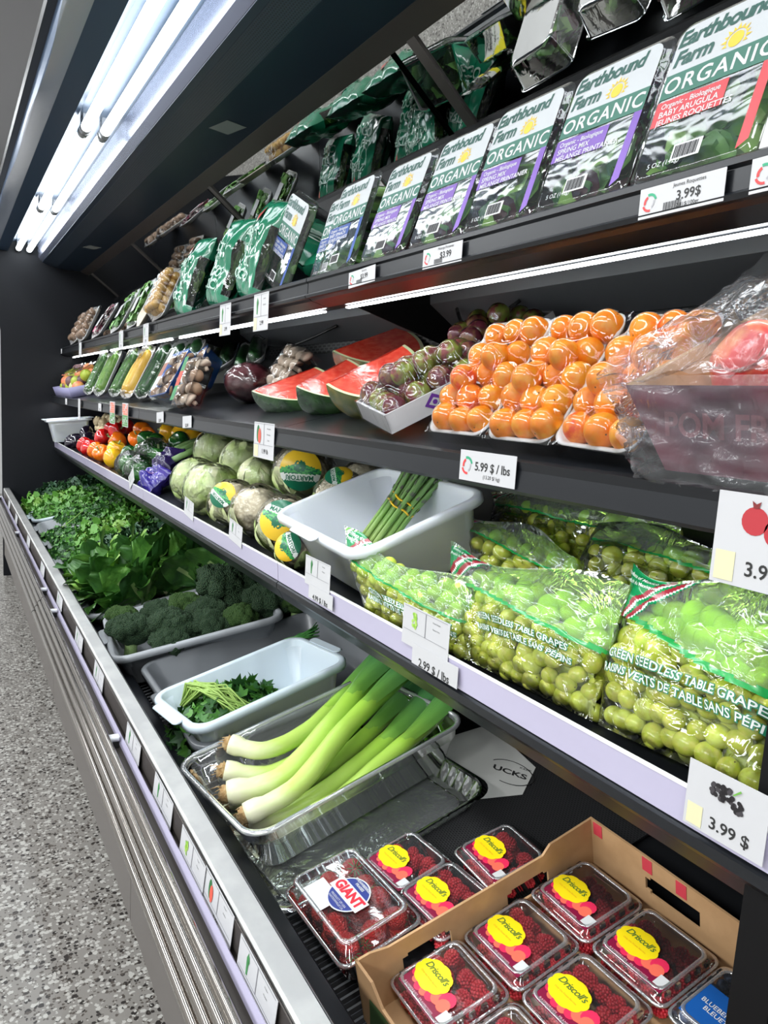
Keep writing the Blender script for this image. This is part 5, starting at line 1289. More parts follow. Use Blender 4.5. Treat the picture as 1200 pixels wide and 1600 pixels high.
# ================================================================== bottom deck
greyp = mat('grey_plastic', (.34, .36, .38), .32, bump=.04, bscale=60); greyd = mat('dark_grey_plastic', (.14, .15, .16), .28); bluew = mat('pale_blue_plastic', (.62, .72, .78), .32, sss=.1)
def on_deck(o, x, y, h=0, yaw=0, tip=0):
    return pose(o, (x, y, dz(x, h)), SL_D + tip, yaw)
t = bus_tub('grey_bin', 'empty dark grey bin under the white parsley tub', .50, .52, .075, greyd); on_deck(t, .665, 1.585, .002)
BB = bus_tub('grey_bin', 'long light grey bin full of broccoli crowns', .46, .385, .095, greyp); on_deck(BB, .605, 2.005, .012, -7)
RT = bus_tub('grey_bin', 'light grey bin under the broad romaine leaves', .44, .34, .075, greyp); on_deck(RT, .60, 2.46, .008, -4)
PT = bus_tub('white_tub', 'white tub holding a parsley bunch, on the bottom deck', .385, .235, .110, bluew, rc=.03); on_deck(PT, .590, 1.462, .013, 9)
for k, (y, m_) in enumerate(((2.85, greyp), (3.22, greyp), (3.60, greyp), (3.98, greyp), (4.36, bluew), (4.76, greyp))):
    b_ = bus_tub('grey_bin' if m_ is greyp else 'white_tub', f'shallow {"grey" if m_ is greyp else "pale"} bin under the leafy herbs, ' + ('first', 'second', 'third', 'fourth', 'fifth', 'farthest')[k] + ' beyond the romaine', .42, .30, .06, m_); on_deck(b_, .60, y, .004, rk.uniform(-4, 4))
# small loose scraps on the ledge
# broccoli
bro = cellmat('broccoli_buds', (.15, .25, .11), (.05, .115, .055), 26, .75, 1.0, dist=.05, spec=.25); bro2 = cellmat('broccoli_buds_light', (.22, .38, .09), (.08, .19, .045), 26, .75, 1.0, dist=.05, spec=.25)
brs = mat('broccoli_stalk', (.16, .27, .08), .5, col2=(.24, .34, .14), cscale=30)
def broccoli(seed, m_):
    r = random.Random(seed); t = thing('broccoli_head', 'x', 'broccoli'); m = MB(); o = Vector((seed * 3.7, 2, 1))
    for k in range(22):
        a = k * 2.39996; q = math.sqrt((k + .3) / 22); el = (1 - q * q * .80)
        p = Vector((q * 1.0 * math.cos(a), q * 1.0 * math.sin(a), .78 * math.sqrt(max(.02, 1 - q * q * .97)) - .12)); s = .30 * r.uniform(.85, 1.2)
        m.ball(p * .76, s, 14, 10, fn=lambda v: 1 + .22 * noise.noise(v * 2.6 + p * 5 + o) + .12 * noise.noise(v * 6 + o))
    m.ball((0, 0, .02), .68, 24, 16, sc3=(1, 1, .75), fn=lambda v: 1 + .1 * noise.noise(v * 3 + o)); m.build('crown', m_, t)
    s = MB().tube([(0, 0, -.95), (0, 0, -.5), (0, 0, -.05)], [.26, .24, .34], 12)
    for k in range(7):
        a = k * .9; s.tube([(0, 0, -.45), (.3 * math.cos(a), .3 * math.sin(a), -.12), (.52 * math.cos(a), .52 * math.sin(a), .12)], [.13, .11, .13], 8)
    s.build('stalk', brs, t); return t
BR = [broccoli(1, bro), broccoli(2, bro), broccoli(3, bro2)]
bl = [(0, .430, 2.02, .145, .062, 'front left crown in the broccoli bin'), (1, .520, 1.945, .150, .064, 'front crown second from the left in the bin'), (0, .500, 1.885, .118, .054, 'nearest low crown at the bin front corner'),
      (1, .615, 1.915, .125, .056, 'crown at the near rim centre of the bin'), (2, .600, 2.10, .140, .055, 'crown in the middle of the bin'), (2, .435, 2.15, .135, .052, 'small crown at the left rear rim of the bin'), (2, .695, 1.90, .130, .050, 'light green crown standing by the near rim'),
      (0, .705, 2.10, .175, .088, 'largest tall crown at the back of the bin'), (1, .785, 1.92, .145, .070, 'large dark crown at the right end of the bin'), (2, .845, 1.86, .14, .042, 'small bright crown at the right end of the bin'), (1, .64, 2.02, .125, .058, 'crown half hidden in the bin centre'), (0, .53, 2.13, .13, .052, 'crown along the far rim of the bin'), (1, .78, 2.10, .15, .06, 'crown behind the largest tall one')]
bf = set()
for k, x, y, h, s, lab in bl:
    o = BR[k] if k not in bf else copy_tree(BR[k]); bf.add(k); o['label'] = 'broccoli ' + lab.replace('broccoli ', ''); o['group'] = 'broccoli crowns in the grey bin'
    o.location = (x, y, dz(x, h * .62 + .01)); o.scale = (s * 1.13,) * 3; o.rotation_euler = (rk.uniform(-.25, .1) + .15, rk.uniform(-.55, -.1), rk.uniform(0, 6))
# ------------------------------------------------------------------ leafy heads
def leafmesh(m, M, L, Wd, curl, ruf, nu=12, nv=12, mi=0, ph=0, rib=True, neck=.12):
    def fn(u, v):
        a = 2 * v - 1; sh = neck + (1 - neck) * math.sin(PI * min(1, max(0, (u - .08) / .95)) ** .9) ** .75 if u > .08 else neck
        y = a * Wd / 2 * sh; e = abs(a) ** 1.5
        z = curl * L * u * u + e * ruf * math.sin(u * 15 + ph + (2 if a > 0 else 0)) * min(1, u * 2) + .35 * abs(y) * (.6 - u) + .006 * noise.noise(Vector((u * 7, a * 4, ph)))
        x = L * u * (1 - .18 * abs(curl) * u) + e * ruf * .6 * math.cos(u * 12 + ph)
        return (x, y, z)
    m.grid(fn, nu, nv, matfn=(lambda u, v: 1 if abs(v - .5) < .045 * (1.3 - u) and u < .8 else mi) if rib else None, mi=mi, mtx=M)
lett = mat('romaine_leaf', (.06, .19, .03), .32, col2=(.13, .31, .05), cscale=26, bump=.8, bscale=60, bdist=.006); rib_ = mat('romaine_rib', (.30, .44, .16), .4)
lettd = mat('romaine_leaf_dark', (.028, .10, .022), .36, col2=(.06, .17, .03), cscale=18, bump=.5, bscale=38, bdist=.006); lettl = mat('lettuce_leaf_light', (.16, .34, .045), .36, col2=(.24, .44, .08), cscale=18, bump=.5, bscale=38, bdist=.006)
def lettuce(seed, mats, n=15, L=.19, Wd=.12, ruf=.009, name='romaine_lettuce', cat='lettuce', spread=1.0):
    r = random.Random(seed); t = thing(name, 'x', cat)
    for k in range(n):
        a = k * 2.39996; q = k / n; m = MB(); el = .15 + 1.05 * (1 - q) * spread
        M = Matrix.Rotation(a, 4, 'X') @ Matrix.Rotation(-el * .55, 4, 'Y') @ Matrix.Translation((0, 0, .006 + .008 * (1 - q)))
        leafmesh(m, M, L * r.uniform(.75, 1.12), Wd * r.uniform(.7, 1.15), .25 + .35 * (1 - q), ruf, 16, 16, ph=k * 1.7)
        m.build('leaf', [mats[k % len(mats)], rib_], t)
    MB().tube([(-.02, 0, 0), (.03, 0, 0)], [.014, .018], 10).build('base', mat('romaine_base', (.5, .55, .3), .5), t)
    return t
LT = [lettuce(1, [lett, lettd, lettd], 24), lettuce(2, [lett, lettl, lettd, lettd], 24, Wd=.11)]
ll = [(0, .54, 2.335, .06, 150, 38), (1, .50, 2.50, .065, 170, 45), (0, .62, 2.40, .075, 135, 35), (1, .60, 2.58, .07, 160, 40), (0, .72, 2.33, .08, 120, 30), (1, .74, 2.52, .085, 100, 35), (0, .80, 2.24, .08, 80, 30), (1, .50, 2.66, .06, 160, 45), (0, .85, 2.42, .09, 60, 30)]
lf = set(); nn_ = ('nearest the broccoli at the front', 'broadest leaves over the steel rim', 'in the middle of the bin', 'second row middle', 'right behind the broccoli', 'back row', 'under the low shelf by the large broccoli', 'far front corner', 'deepest under the shelf')
for k, (p, x, y, h, yaw, tp) in enumerate(ll):
    o = LT[p] if p not in lf else copy_tree(LT[p]); lf.add(p); o['label'] = 'head of romaine lettuce, ' + nn_[k]; o['group'] = 'romaine heads in the bin'
    o.location = (x, y, dz(x, h)); o.rotation_euler = (rk.uniform(-1, 1), R(-tp), R(yaw)); o.scale = (.98,) * 3
# herb bunches
def herb(seed, mats, n, size, name, cat, rad=(.10, .085, .055), curly=0, stems=True, wid=.6):
    r = random.Random(seed); t = thing(name, 'x', cat); m = MB()
    for _ in range(n):
        a = r.uniform(0, 2 * PI); z = r.uniform(-.05, 1) ; q = math.sqrt(max(0, 1 - z * z)); k = r.uniform(.72, 1.06)
        d = Vector((q * math.cos(a), q * math.sin(a), z)); c = Vector((d.x * rad[0], d.y * rad[1], d.z * rad[2])) * k
        M = Matrix.Translation(c) @ d.to_track_quat('Z', 'Y').to_matrix().to_4x4() @ Matrix.Rotation(r.uniform(0, 6.28), 4, 'Z') @ Matrix.Rotation(r.uniform(-.9, .5), 4, 'Y')
        s = size * r.uniform(.7, 1.3); w_ = s * wid; cu = r.uniform(-.5, .5); mi = r.randrange(len(mats))
        if curly:
            m.grid(lambda u, v: (s * u, (v - .5) * w_ * 1.5 * math.sin(PI * (.1 + .85 * u)), curly * s * math.sin(u * 14 + v * 9 + cu * 9) * (.3 + abs(v - .5) * 1.6)), 5, 4, mi=mi, mtx=M)
        else:
            for sg in (-1, 0, 1):
                an = sg * .9; ca, sa = math.cos(an), math.sin(an); L_ = s * (.8 if sg else 1); x0 = s * .25
                pts = [(x0, 0, 0), (x0 + L_ * .45 * ca - w_ * .42 * sa, L_ * .45 * sa + w_ * .42 * ca, cu * s * .3), (x0 + L_ * ca, L_ * sa, cu * s * .5), (x0 + L_ * .45 * ca + w_ * .42 * sa, L_ * .45 * sa - w_ * .42 * ca, cu * s * .3)]
                m.add(pts, [(0, 1, 2), (0, 2, 3)], mi, False, M)
    m.build('leaves', mats, t)
    if stems:
        s_ = MB()
        for k in range(22):
            a = r.uniform(0, 2 * PI); q = r.uniform(.2, .8)
            s_.tube([(-.09, r.uniform(-.012, .012), .012 + r.uniform(-.01, .01)), (-.02, .3 * q * rad[1] * math.cos(a), .02), (.04, q * rad[1] * math.cos(a), .03 + .3 * q * rad[2] * abs(math.sin(a)))], .0013, 5)
        s_.build('stems', mat('herb_stem', (.22, .38, .08), .5), t)
    return t
hg1, hg2, hg3 = mat('herb_green', (.050, .18, .028), .45), mat('herb_mid', (.085, .26, .035), .45), mat('herb_dark', (.022, .09, .02), .5)
hl1, hl2 = mat('cilantro_light', (.10, .28, .035), .45), mat('cilantro_mid', (.06, .20, .025), .45); kg1, kg2 = mat('kale_blue_green', (.030, .085, .045), .5), mat('kale_mid', (.05, .13, .055), .5)
HP = herb(1, [hg1, hg2, hg3], 620, .017, 'parsley_bunch', 'parsley'); HC = herb(2, [hl1, hl2, hg2], 520, .021, 'cilantro_bunch', 'cilantro'); HK = herb(3, [kg1, kg2, hg3], 300, .034, 'kale_bunch', 'kale', curly=.28, rad=(.12, .09, .06)); HM = herb(4, [hl1, hl1, lettl], 220, .036, 'mustard_green_bunch', 'leafy greens', curly=.16, rad=(.12, .09, .06))
HL = [(HC, .45, 2.84, .06, 20, 'light cilantro bunch at the steel rim beyond the romaine'), (HC, .50, 3.02, .06, -30, 'second light cilantro bunch at the front'), (HK, .66, 2.80, .085, 40, 'blue green kale bunch behind the romaine'), (HK, .72, 3.02, .095, 10, 'kale bunch below the shelf edge, nearer one'), (HK, .60, 2.95, .085, 70, 'kale bunch next to the cilantro'),
      (HP, .82, 2.80, .10, 0, 'parsley bunch deep under the shelf'), (HC, .56, 3.20, .075, 90, 'cilantro bunch with yellow tips'), (HM, .60, 3.34, .095, 30, 'bright mustard greens in the middle'), (HM, .70, 3.28, .10, 120, 'bright mustard greens beside the shelf'), (HP, .44, 3.30, .05, 10, 'dark parsley bunch at the front with a long stem over it'),
      (HP, .50, 3.46, .06, 50, 'dark parsley bunch at the front, next one'), (HP, .80, 3.2, .10, 30, 'parsley bunch under the shelf, middle'), (HP, .47, 3.66, .05, 0, 'dark parsley bunch near the pale tub'), (HP, .62, 3.62, .085, 80, 'parsley bunch in the third grey bin'), (HC, .72, 3.58, .095, 0, 'cilantro bunch in the third grey bin'),
      (HP, .66, 3.86, .09, 20, 'parsley bunch, fourth grey bin right'), (HP, .56, 3.98, .075, 60, 'parsley bunch, fourth grey bin left'), (HP, .76, 4.0, .10, 0, 'parsley bunch, fourth grey bin under the shelf'), (HC, .50, 4.36, .06, 0, 'leafy bunch over the far pale tub'), (HM, .58, 4.50, .075, 40, 'light mustard greens near the end wall'),
      (HC, .66, 4.34, .09, 100, 'cilantro bunch behind the far pale tub'), (HK, .60, 4.72, .085, 0, 'curly kale against the end wall'), (HK, .72, 4.74, .10, 50, 'curly kale against the end wall under the shelf'), (HM, .49, 4.66, .055, 10, 'mustard greens at the far front corner'), (HP, .74, 4.40, .1, 0, 'parsley bunch far under the shelf'), (HK, .84, 2.30, .11, 0, 'kale bunch behind the large broccoli'), (HP, .90, 2.05, .11, 60, 'parsley bunch behind the broccoli bin')]
hf = set()
for p, x, y, h, yaw, lab in HL:
    o = p if id(p) not in hf else copy_tree(p); hf.add(id(p)); o['label'] = lab; o.location = (x, y, dz(x, h - .012)); o.rotation_euler = (rk.uniform(-.2, .2), R(-12) + rk.uniform(-.2, .2), R(yaw)); o.scale = (1.12, 1.12, 1.15)
ls = MB().tube([(.40, 3.20, .62), (.46, 3.30, .64), (.51, 3.44, .645)], .0022, 6).build('loose_stem', mat('herb_stem')); tag(ls, 'single pale stem lying over the dark parsley', 'stem')
# parsley in the white tub
HT = herb(9, [hg1, hg2, hg3], 560, .018, 'parsley_bunch', 'parsley', rad=(.10, .075, .045), stems=False); HT['label'] = 'parsley bunch with pale stems pointing up in the white tub'
s_ = MB(); r = random.Random(4)
for k in range(46):
    y0 = r.uniform(-.02, .03); s_.tube([(-.045 + r.uniform(-.01, .01), .055 + y0 * .3, .030), (-.035 + r.uniform(-.01, .01), .025 + y0, .060 + r.uniform(0, .008)), (-.015 + r.uniform(-.015, .015), -.015 + y0, .058 + r.uniform(-.005, .01)), (.0 + r.uniform(-.02, .02), -.06 + y0 * 1.2, .035)], .0015, 5)
s_.build('stems', mat('herb_stem_light', (.30, .46, .10), .45), HT); HT.scale = (1.3, 1.15, 1.35); HT.location = (.515, 1.462, dz(.515, .045)); HT.rotation_euler = (0, R(-8), R(15))
HT2 = copy_tree(HP, 'loose parsley sprigs scattered right of the bunch in the white tub'); HT2.location = (.63, 1.42, dz(.63, .020)); HT2.scale = (.8, .55, .45); HT2.rotation_euler = (0, R(-12), 0)
on = thing('green_onion_bunch', 'green onion tops sticking out behind the white parsley tub', 'green onions', (.745, 1.68, dz(.745, .075)))
m = MB()
for k in range(16): m.tube([(0, (k % 4) * .008, 0), (.03 + .002 * k, -.01 + .006 * (k % 5), .012 + .002 * (k % 3)), (.075 + .004 * (k % 6), -.03 + .012 * (k % 6), .020 + .006 * (k % 4))], [.004, .004, .001], 6)
m.build('stalks', mat('onion_green', (.04, .17, .04), .4, col2=(.08, .28, .06), cscale=40), on)
# ------------------------------------------------------------------ clear leek container and the fluted tray below
tr = thing('clear_tray', 'clear plastic tray with fluted sides under the leek box', 'plastic tray'); hx, hy = .205, .150; m = MB(); n = 150
per = []
def rr_pt(s, hx, hy, r_):
    """perimeter point by arc length parameter 0..1"""
    segs = [(2 * (hx - r_)), PI / 2 * r_, 2 * (hy - r_), PI / 2 * r_] * 2; tot = sum(segs); d = s * tot; cs = [(-(hx - r_), -hy, 1, 0), (hx - r_, -hy + r_, -90), (hx, -(hy - r_), 0, 1), (hx - r_, hy - r_, 0), (hx - r_, hy, -1, 0), (-hx + r_, hy - r_, 90), (-hx, hy - r_, 0, -1), (-hx + r_, -hy + r_, 180)]
    for k, L_ in enumerate(segs):
        if d <= L_ or k == 7:
            c = cs[k]
            if len(c) == 4: return Vector((c[0] + c[2] * d, c[1] + c[3] * d, 0))
            a = R(c[2]) + d / r_; return Vector((c[0] + r_ * math.cos(a), c[1] + r_ * math.sin(a), 0))
        d -= L_
nF = 96
def flu(u, v):
    b0 = rr_pt(u, hx - .018, hy - .018, .03); b1 = rr_pt(u, hx - .002, hy - .002, .035); w_ = .0050 * math.sin(u * 2 * PI * 62) * math.sin(PI * min(1, v * 1.05)); p = b0.lerp(b1, v); d = Vector((p.x, p.y, 0)).normalized()
    return (p.x + d.x * w_, p.y + d.y * w_, .004 + .030 * v)
m.grid(flu, 372, 4); m.grid(lambda u, v: tuple(rr_pt(u, hx - .002, hy - .002, .035).lerp(rr_pt(u, hx + .010, hy + .010, .04), v) + Vector((0, 0, .034 + .002 * math.sin(PI * v)))), 120, 3)
m.loft([(hx - .018, hy - .018, .03, .004), (hx - .03, hy - .03, .03, .003)], 7, cap0=False)
m.build('tray_body', film('tray_plastic', (.90, .92, .92), .06, .16, 2.0, bump=.7, bscale=9, dist=.012, haze=.03), tr)
lid_juice = MB().loft([(hx - .03, hy - .03, .03, .0035), (hx - .034, hy - .034, .03, .0038)], 7).build('tray_liner', film('tray_liner', (.62, .68, .60), .10, .10, 1.4, bump=1.0, bscale=16, dist=.010, haze=.10), tr)
on_deck(tr, .590, 1.045, .004, 5)
LB = thing('clear_leek_box', 'deep clear plastic box holding the leeks', 'plastic box'); hx, hy, H = .225, .150, .088
m = MB(); m.loft([(hx - .030, hy - .030, .03, 0), (hx - .012, hy - .012, .035, H - .028), (hx - .008, hy - .008, .037, H - .026), (hx - .006, hy - .006, .038, H - .004), (hx, hy, .042, H - .003), (hx + .001, hy + .001, .042, H), (hx - .005, hy - .005, .04, H + .001), (hx - .009, hy - .009, .036, H - .006)], 7, cap1=False)
m.build('box_body', film('box_plastic', (.90, .93, .93), .05, .12, 1.8, bump=.25, bscale=12, dist=.006, haze=.14), LB)
MB().loft([(hx + .002, hy + .002, .042, H - .002), (hx + .002, hy + .002, .042, H + .003), (hx - .006, hy - .006, .038, H + .003), (hx - .006, hy - .006, .038, H - .002)], 7, cap0=False, cap1=False).build('box_rim', film('box_rim_plastic', (.82, .86, .88), .06, .22, 2.2, bump=.2, haze=.42), LB)
on_deck(LB, .600, 1.135, .022, 7)
lkm = grad('leek_skin', [(0, (.74, .74, .52)), (.06, (.70, .76, .42)), (.15, (.54, .72, .17)), (.55, (.36, .62, .07)), (.80, (.18, .42, .07)), (1, (.07, .22, .08))], 'X', 0, .46, .30, .05, 24, 3.0, bump=.2, sss=.15)
lkl = grad('leek_leaf', [(0, (.34, .60, .07)), (.30, (.16, .40, .07)), (.6, (.07, .24, .08)), (1, (.04, .15, .08))], 'X', .22, .5, .32, .05, 24, 3.0, bump=.2)
rootm = mat('leek_root', (.36, .22, .09), .9, col2=(.50, .36, .18), cscale=90, bump=.8, bscale=300)
def leek(path, r0, seed, label, fan=3):
    t = thing('leek', label, 'leek'); P = [Vector(p) for p in path]; o0 = P[0].copy(); t.location = o0
    dx = (P[-1] - P[0]); yaw = math.atan2(dx.y, dx.x); inv = Matrix.Rotation(-yaw, 3, 'Z'); t.rotation_euler = (0, 0, yaw); Q = [inv @ (p - o0) for p in P]
    def ev(u):
        k = min(int(u * (len(Q) - 1)), len(Q) - 2); f = u * (len(Q) - 1) - k; p0, p1, p2, p3 = Q[max(k - 1, 0)], Q[k], Q[k + 1], Q[min(k + 2, len(Q) - 1)]
        return .5 * ((2 * p1) + (p2 - p0) * f + (2 * p0 - 5 * p1 + 4 * p2 - p3) * f * f + (3 * p1 - p0 - 3 * p2 + p3) * f ** 3)
    n = 26; MB().tube([ev(i / n) for i in range(n + 1)], [r0 * (1.12 if i == 0 else (1.18 if i < 3 else 1 + .02 * math.sin(i * 1.7)) * (1 + .12 * (i / n))) for i in range(n + 1)], 16, flat=.95).build('stem', lkm, t)
    r = random.Random(seed); rt_ = MB(); d = (ev(.05) - ev(0)).normalized()
    rt_.ball(tuple(ev(0) - d * .002), r0 * .80, 12, 10, fn=lambda v: 1 + .4 * noise.noise(v * 4))
    for k in range(26):
        a = Vector((r.uniform(-1, 1), r.uniform(-1, 1), r.uniform(-1, 1))) * r0 * .6; rt_.tube([ev(0) + a * .7, ev(0) + a * 1.2 - d * .008 * r.random(), ev(0) + a * 1.3 - d * .016 * r.random() - Vector((0, 0, .004))], .0009, 4)
    rt_.build('roots', rootm, t)
    lf_ = MB(); e = ev(1); dd = (ev(1) - ev(.9)).normalized(); side = dd.cross(Vector((0, 0, 1))).normalized(); upv = side.cross(dd)
    for k in range(fan):
        sp = (k - (fan - 1) / 2) * .22; dr = (dd + side * sp).normalized(); st_ = ev(.62) + upv * r0 * (1.0 - k * .15)
        def fn(u, v):
            w_ = r0 * 1.35 * (math.sin(PI * (.22 + .70 * u))) ; a = 2 * v - 1; q = ev(min(1, .62 + .38 * min(1, u * 2.2))) if u < .45 else e + dr * (u - .45) * .30
            return q + side * (a * w_ + sp * .1 * u) + upv * (r0 * (1.02 + .05 * k) * (1 - abs(a) ** 2 * .6) - .03 * max(0, u - .5) * k)
        lf_.grid(fn, 18, 6)
    lf_.build('leaves', lkl, t); return t
B_ = lambda x, y, h: (x, y, dz(x, h))
leek([B_(.445, 1.245, .115), B_(.50, 1.21, .095), B_(.60, 1.235, .085), B_(.72, 1.30, .095), B_(.84, 1.35, .12)], .0165, 1, 'leek with brown hairy root at the box rim, far left one')
leek([B_(.425, 1.215, .085), B_(.50, 1.185, .060), B_(.60, 1.20, .06), B_(.72, 1.24, .07), B_(.84, 1.27, .10)], .0165, 2, 'leek low in the box, second from the left')
leek([B_(.410, 1.15, .080), B_(.50, 1.125, .085), B_(.62, 1.175, .115), B_(.74, 1.245, .14), B_(.86, 1.29, .165)], .0195, 3, 'thick bright green leek on top, dark leaves under the shelf')
leek([B_(.415, 1.075, .078), B_(.50, 1.065, .095), B_(.62, 1.125, .125), B_(.74, 1.175, .145), B_(.87, 1.225, .16)], .0175, 4, 'pale yellow green leek on top, nearest the front corner')
leek([B_(.43, 1.10, .04), B_(.52, 1.08, .045), B_(.64, 1.10, .06), B_(.76, 1.13, .085), B_(.88, 1.17, .12)], .0165, 5, 'leek at the bottom along the near wall of the box')
leek([B_(.46, 1.045, .035), B_(.56, 1.04, .05), B_(.66, 1.055, .075), B_(.77, 1.075, .10), B_(.88, 1.11, .13)], .0155, 6, 'leek nearest the camera pressed to the box wall')
leek([B_(.43, 1.19, .035), B_(.52, 1.15, .035), B_(.64, 1.16, .05), B_(.76, 1.19, .08), B_(.87, 1.23, .10)], .0155, 7, 'leek buried under the two thick ones')
# mat, paper
mt = MB().box(.63, .985, .70, .98, -.001, .003).build('rubber_mat', slots('mat_black', (.028, .028, .030), (.003, .003, .003), 150, 150, .9, .6, .14, .5, 'YX')); mt.location = (0, 0, 0)
me = mt.data
for v in me.vertices: v.co.z += dz(v.co.x) + .001
tag(mt, 'black textured rubber mat on the deck behind the berries', 'mat')
pp = thing('newspaper_sheet', 'torn white printed sheet with black lettering behind the clear tray', 'paper'); zf = lambda x: dz(x, .0055)
m = MB(); pts = [(.72, .985), (.86, .90), (.93, .945), (.96, 1.12), (.76, 1.16)]; m.add([(x, y, zf(x)) for x, y in pts], [tuple(range(5))[::-1]], 0, False); m.build('sheet', mat('newsprint', (.55, .55, .52), .7), pp)
m = MB(); PF = lambda a, b: (.875 - b * .2 - a * .9 + .02, .965 + b, 0)
def pt_(a, b): x, y = .885 + b * .5 - a * .3, .965 + a * .9 + b * .4; return (x, y, zf(x) + .0004)
m.text('UCKS', .03, lambda a, b: pt_(-a, b), bold=.03); m.text('KEEP', .012, lambda a, b: pt_(-a - .03, b + .035)); m.build('lettering', ink, pp)
m = MB(); n = 30
for i in range(n):
    a0, a1 = .6 + i * 4.4 / n, .6 + (i + 1) * 4.4 / n; m.add([pt_(.05 * math.cos(a0), .05 * math.sin(a0)), pt_(.05 * math.cos(a1), .05 * math.sin(a1)), pt_(.053 * math.cos(a1), .053 * math.sin(a1)), pt_(.053 * math.cos(a0), .053 * math.sin(a0))], [(0, 1, 2, 3)], 0, False)
m.build('printed_ring', ink, pp)
# ------------------------------------------------------------------ raspberries
rasp = mat('raspberry_skin', (.78, .05, .07), .3, col2=(.62, .02, .04), cscale=1.4, sss=.15, spec=.4)
def raspberry(seed, m_):
    m = MB(); r = random.Random(seed)
    for lay, (z, rr_, n) in enumerate(((.72, .36, 6), (.44, .62, 10), (.12, .76, 12), (-.22, .80, 13), (-.54, .72, 12), (-.82, .52, 9))):
        for k in range(n):
            a = 2 * PI * (k + .5 * (lay % 2)) / n; m.ball((rr_ * math.cos(a), rr_ * math.sin(a), z), .205, 7, 5)
    m.ball((0, 0, .84), .20, 7, 5); m.ball((0, 0, -.05), .74, 12, 8, sc3=(1, 1, 1.12)); return m.build('raspberry', m_)
RS = [raspberry(1, rasp), raspberry(2, mat('raspberry_bright', (.90, .08, .10), .3, col2=(.76, .04, .06), cscale=1.4, sss=.15, spec=.4))]; rf = set()
punnet = film('punnet_plastic', (.97, .98, .98), .05, .035, 1.2, bump=.2, bscale=20, dist=.0015, haze=.02)
rimf = film('punnet_rim_plastic', (.92, .94, .95), .08, .14, 1.8, bump=.3, bscale=30, dist=.002, haze=.22)
drm = mat('strip_maroon', (.24, .008, .045), .35); dry = mat('badge_yellow', (.93, .72, .01), .35); drp = mat('berry_print', (.80, .03, .10), .35); drp2 = mat('berry_print_coral', (.88, .16, .10), .35); drg = mat('script_green', (.05, .16, .03), .5)
def berry_box(label, L=.106, Wd=.108, H=.046):
    t = thing('berry_punnet', label, 'berry punnet'); hx, hy = L / 2, Wd / 2; m = MB()
    m.loft([(hx - .010, hy - .010, .012, .0), (hx - .004, hy - .004, .012, H * .72), (hx, hy, .012, H * .74), (hx, hy, .012, H * .78), (hx - .005, hy - .005, .011, H * .80), (hx - .007, hy - .007, .011, H - .002), (hx - .012, hy - .012, .010, H), (hx - .016, hy - .016, .010, H - .0015)], 4); m.build('punnet_body', punnet, t)
    MB().loft([(hx - .001, hy - .001, .012, H * .74), (hx + .002, hy + .002, .013, H * .75), (hx + .002, hy + .002, .013, H * .79), (hx - .001, hy - .001, .012, H * .80)], 4, cap0=False, cap1=False).loft([(hx - .0075, hy - .0075, .011, H - .002), (hx - .0085, hy - .0085, .011, H + .0012), (hx - .0115, hy - .0115, .010, H + .0012), (hx - .012, hy - .012, .010, H)], 4, cap0=False, cap1=False).build('punnet_rim', rimf, t)
    rm = MB()
    for k in range(5):
        x = -hx + .018 + k * (L - .036) / 4; rm.box(x - .004, x + .004, hy - .007, hy - .004, H - .010, H - .002); rm.box(x - .004, x + .004, -hy + .004, -hy + .007, H - .010, H - .002)
    rm.build('punnet_ribs', punnet, t); return t
def driscoll(t, H=.046):
    z = H + .0006
    MB().add([(-.046, .040, z), (-.024, .040, z), (-.024, -.046, z), (-.046, -.046, z)], [(3, 2, 1, 0)], 0, False).build('label_strip', drm, t)
    m = MB(); sc_ = lambda a: 1 + .07 * abs(math.sin(4.5 * a)); m.add([(-.010 + .020 * sc_(2 * PI * i / 54) * math.sin(2 * PI * i / 54), .016 + .027 * sc_(2 * PI * i / 54) * math.cos(2 * PI * i / 54) , z + .0008) for i in range(54)], [tuple(range(54))[::-1]], 0, False); m.build('badge', dry, t)
    m = MB()
    for k, (a, b_, q) in enumerate(((-.022, .034, .0065), (-.028, .026, .006), (-.031, .016, .007), (-.031, .006, .0065), (-.028, -.004, .008), (-.022, -.012, .010), (-.016, -.022, .011), (-.024, -.024, .009))): m.add([(a + q * math.sin(i * .5236), b_ + q * math.cos(i * .5236), z + .0004 + k * 2e-5) for i in range(12)], [tuple(range(12))[::-1]], k % 2, False)
    m.build('berry_print', [drp, drp2], t)
    m = MB(); m.text("Driscoll's", .0128, F(-.004, .016, z + .0012), bold=.01, shear=.25, space=.9); m.build('lettering', drg, t)
    m = MB(); m.text('Only the Finest Berries', .0036, F(-.016, .016, z + .0012)); m.build('small_lettering', mat('badge_orange', (.8, .4, .02), .5), t)
    MB().text('RASPBERRIES · FRAMBOISES', .0048, F(-.041, .004, z + .0004)).build('strip_lettering', mat('strip_pink', (.75, .5, .55), .5), t)
    MB().add([(-.040, -.031, z + .0006), (-.024, -.031, z + .0006), (-.024, -.045, z + .0006), (-.040, -.045, z + .0006)], [(3, 2, 1, 0)], 0, False).build('white_patch', whink, t)
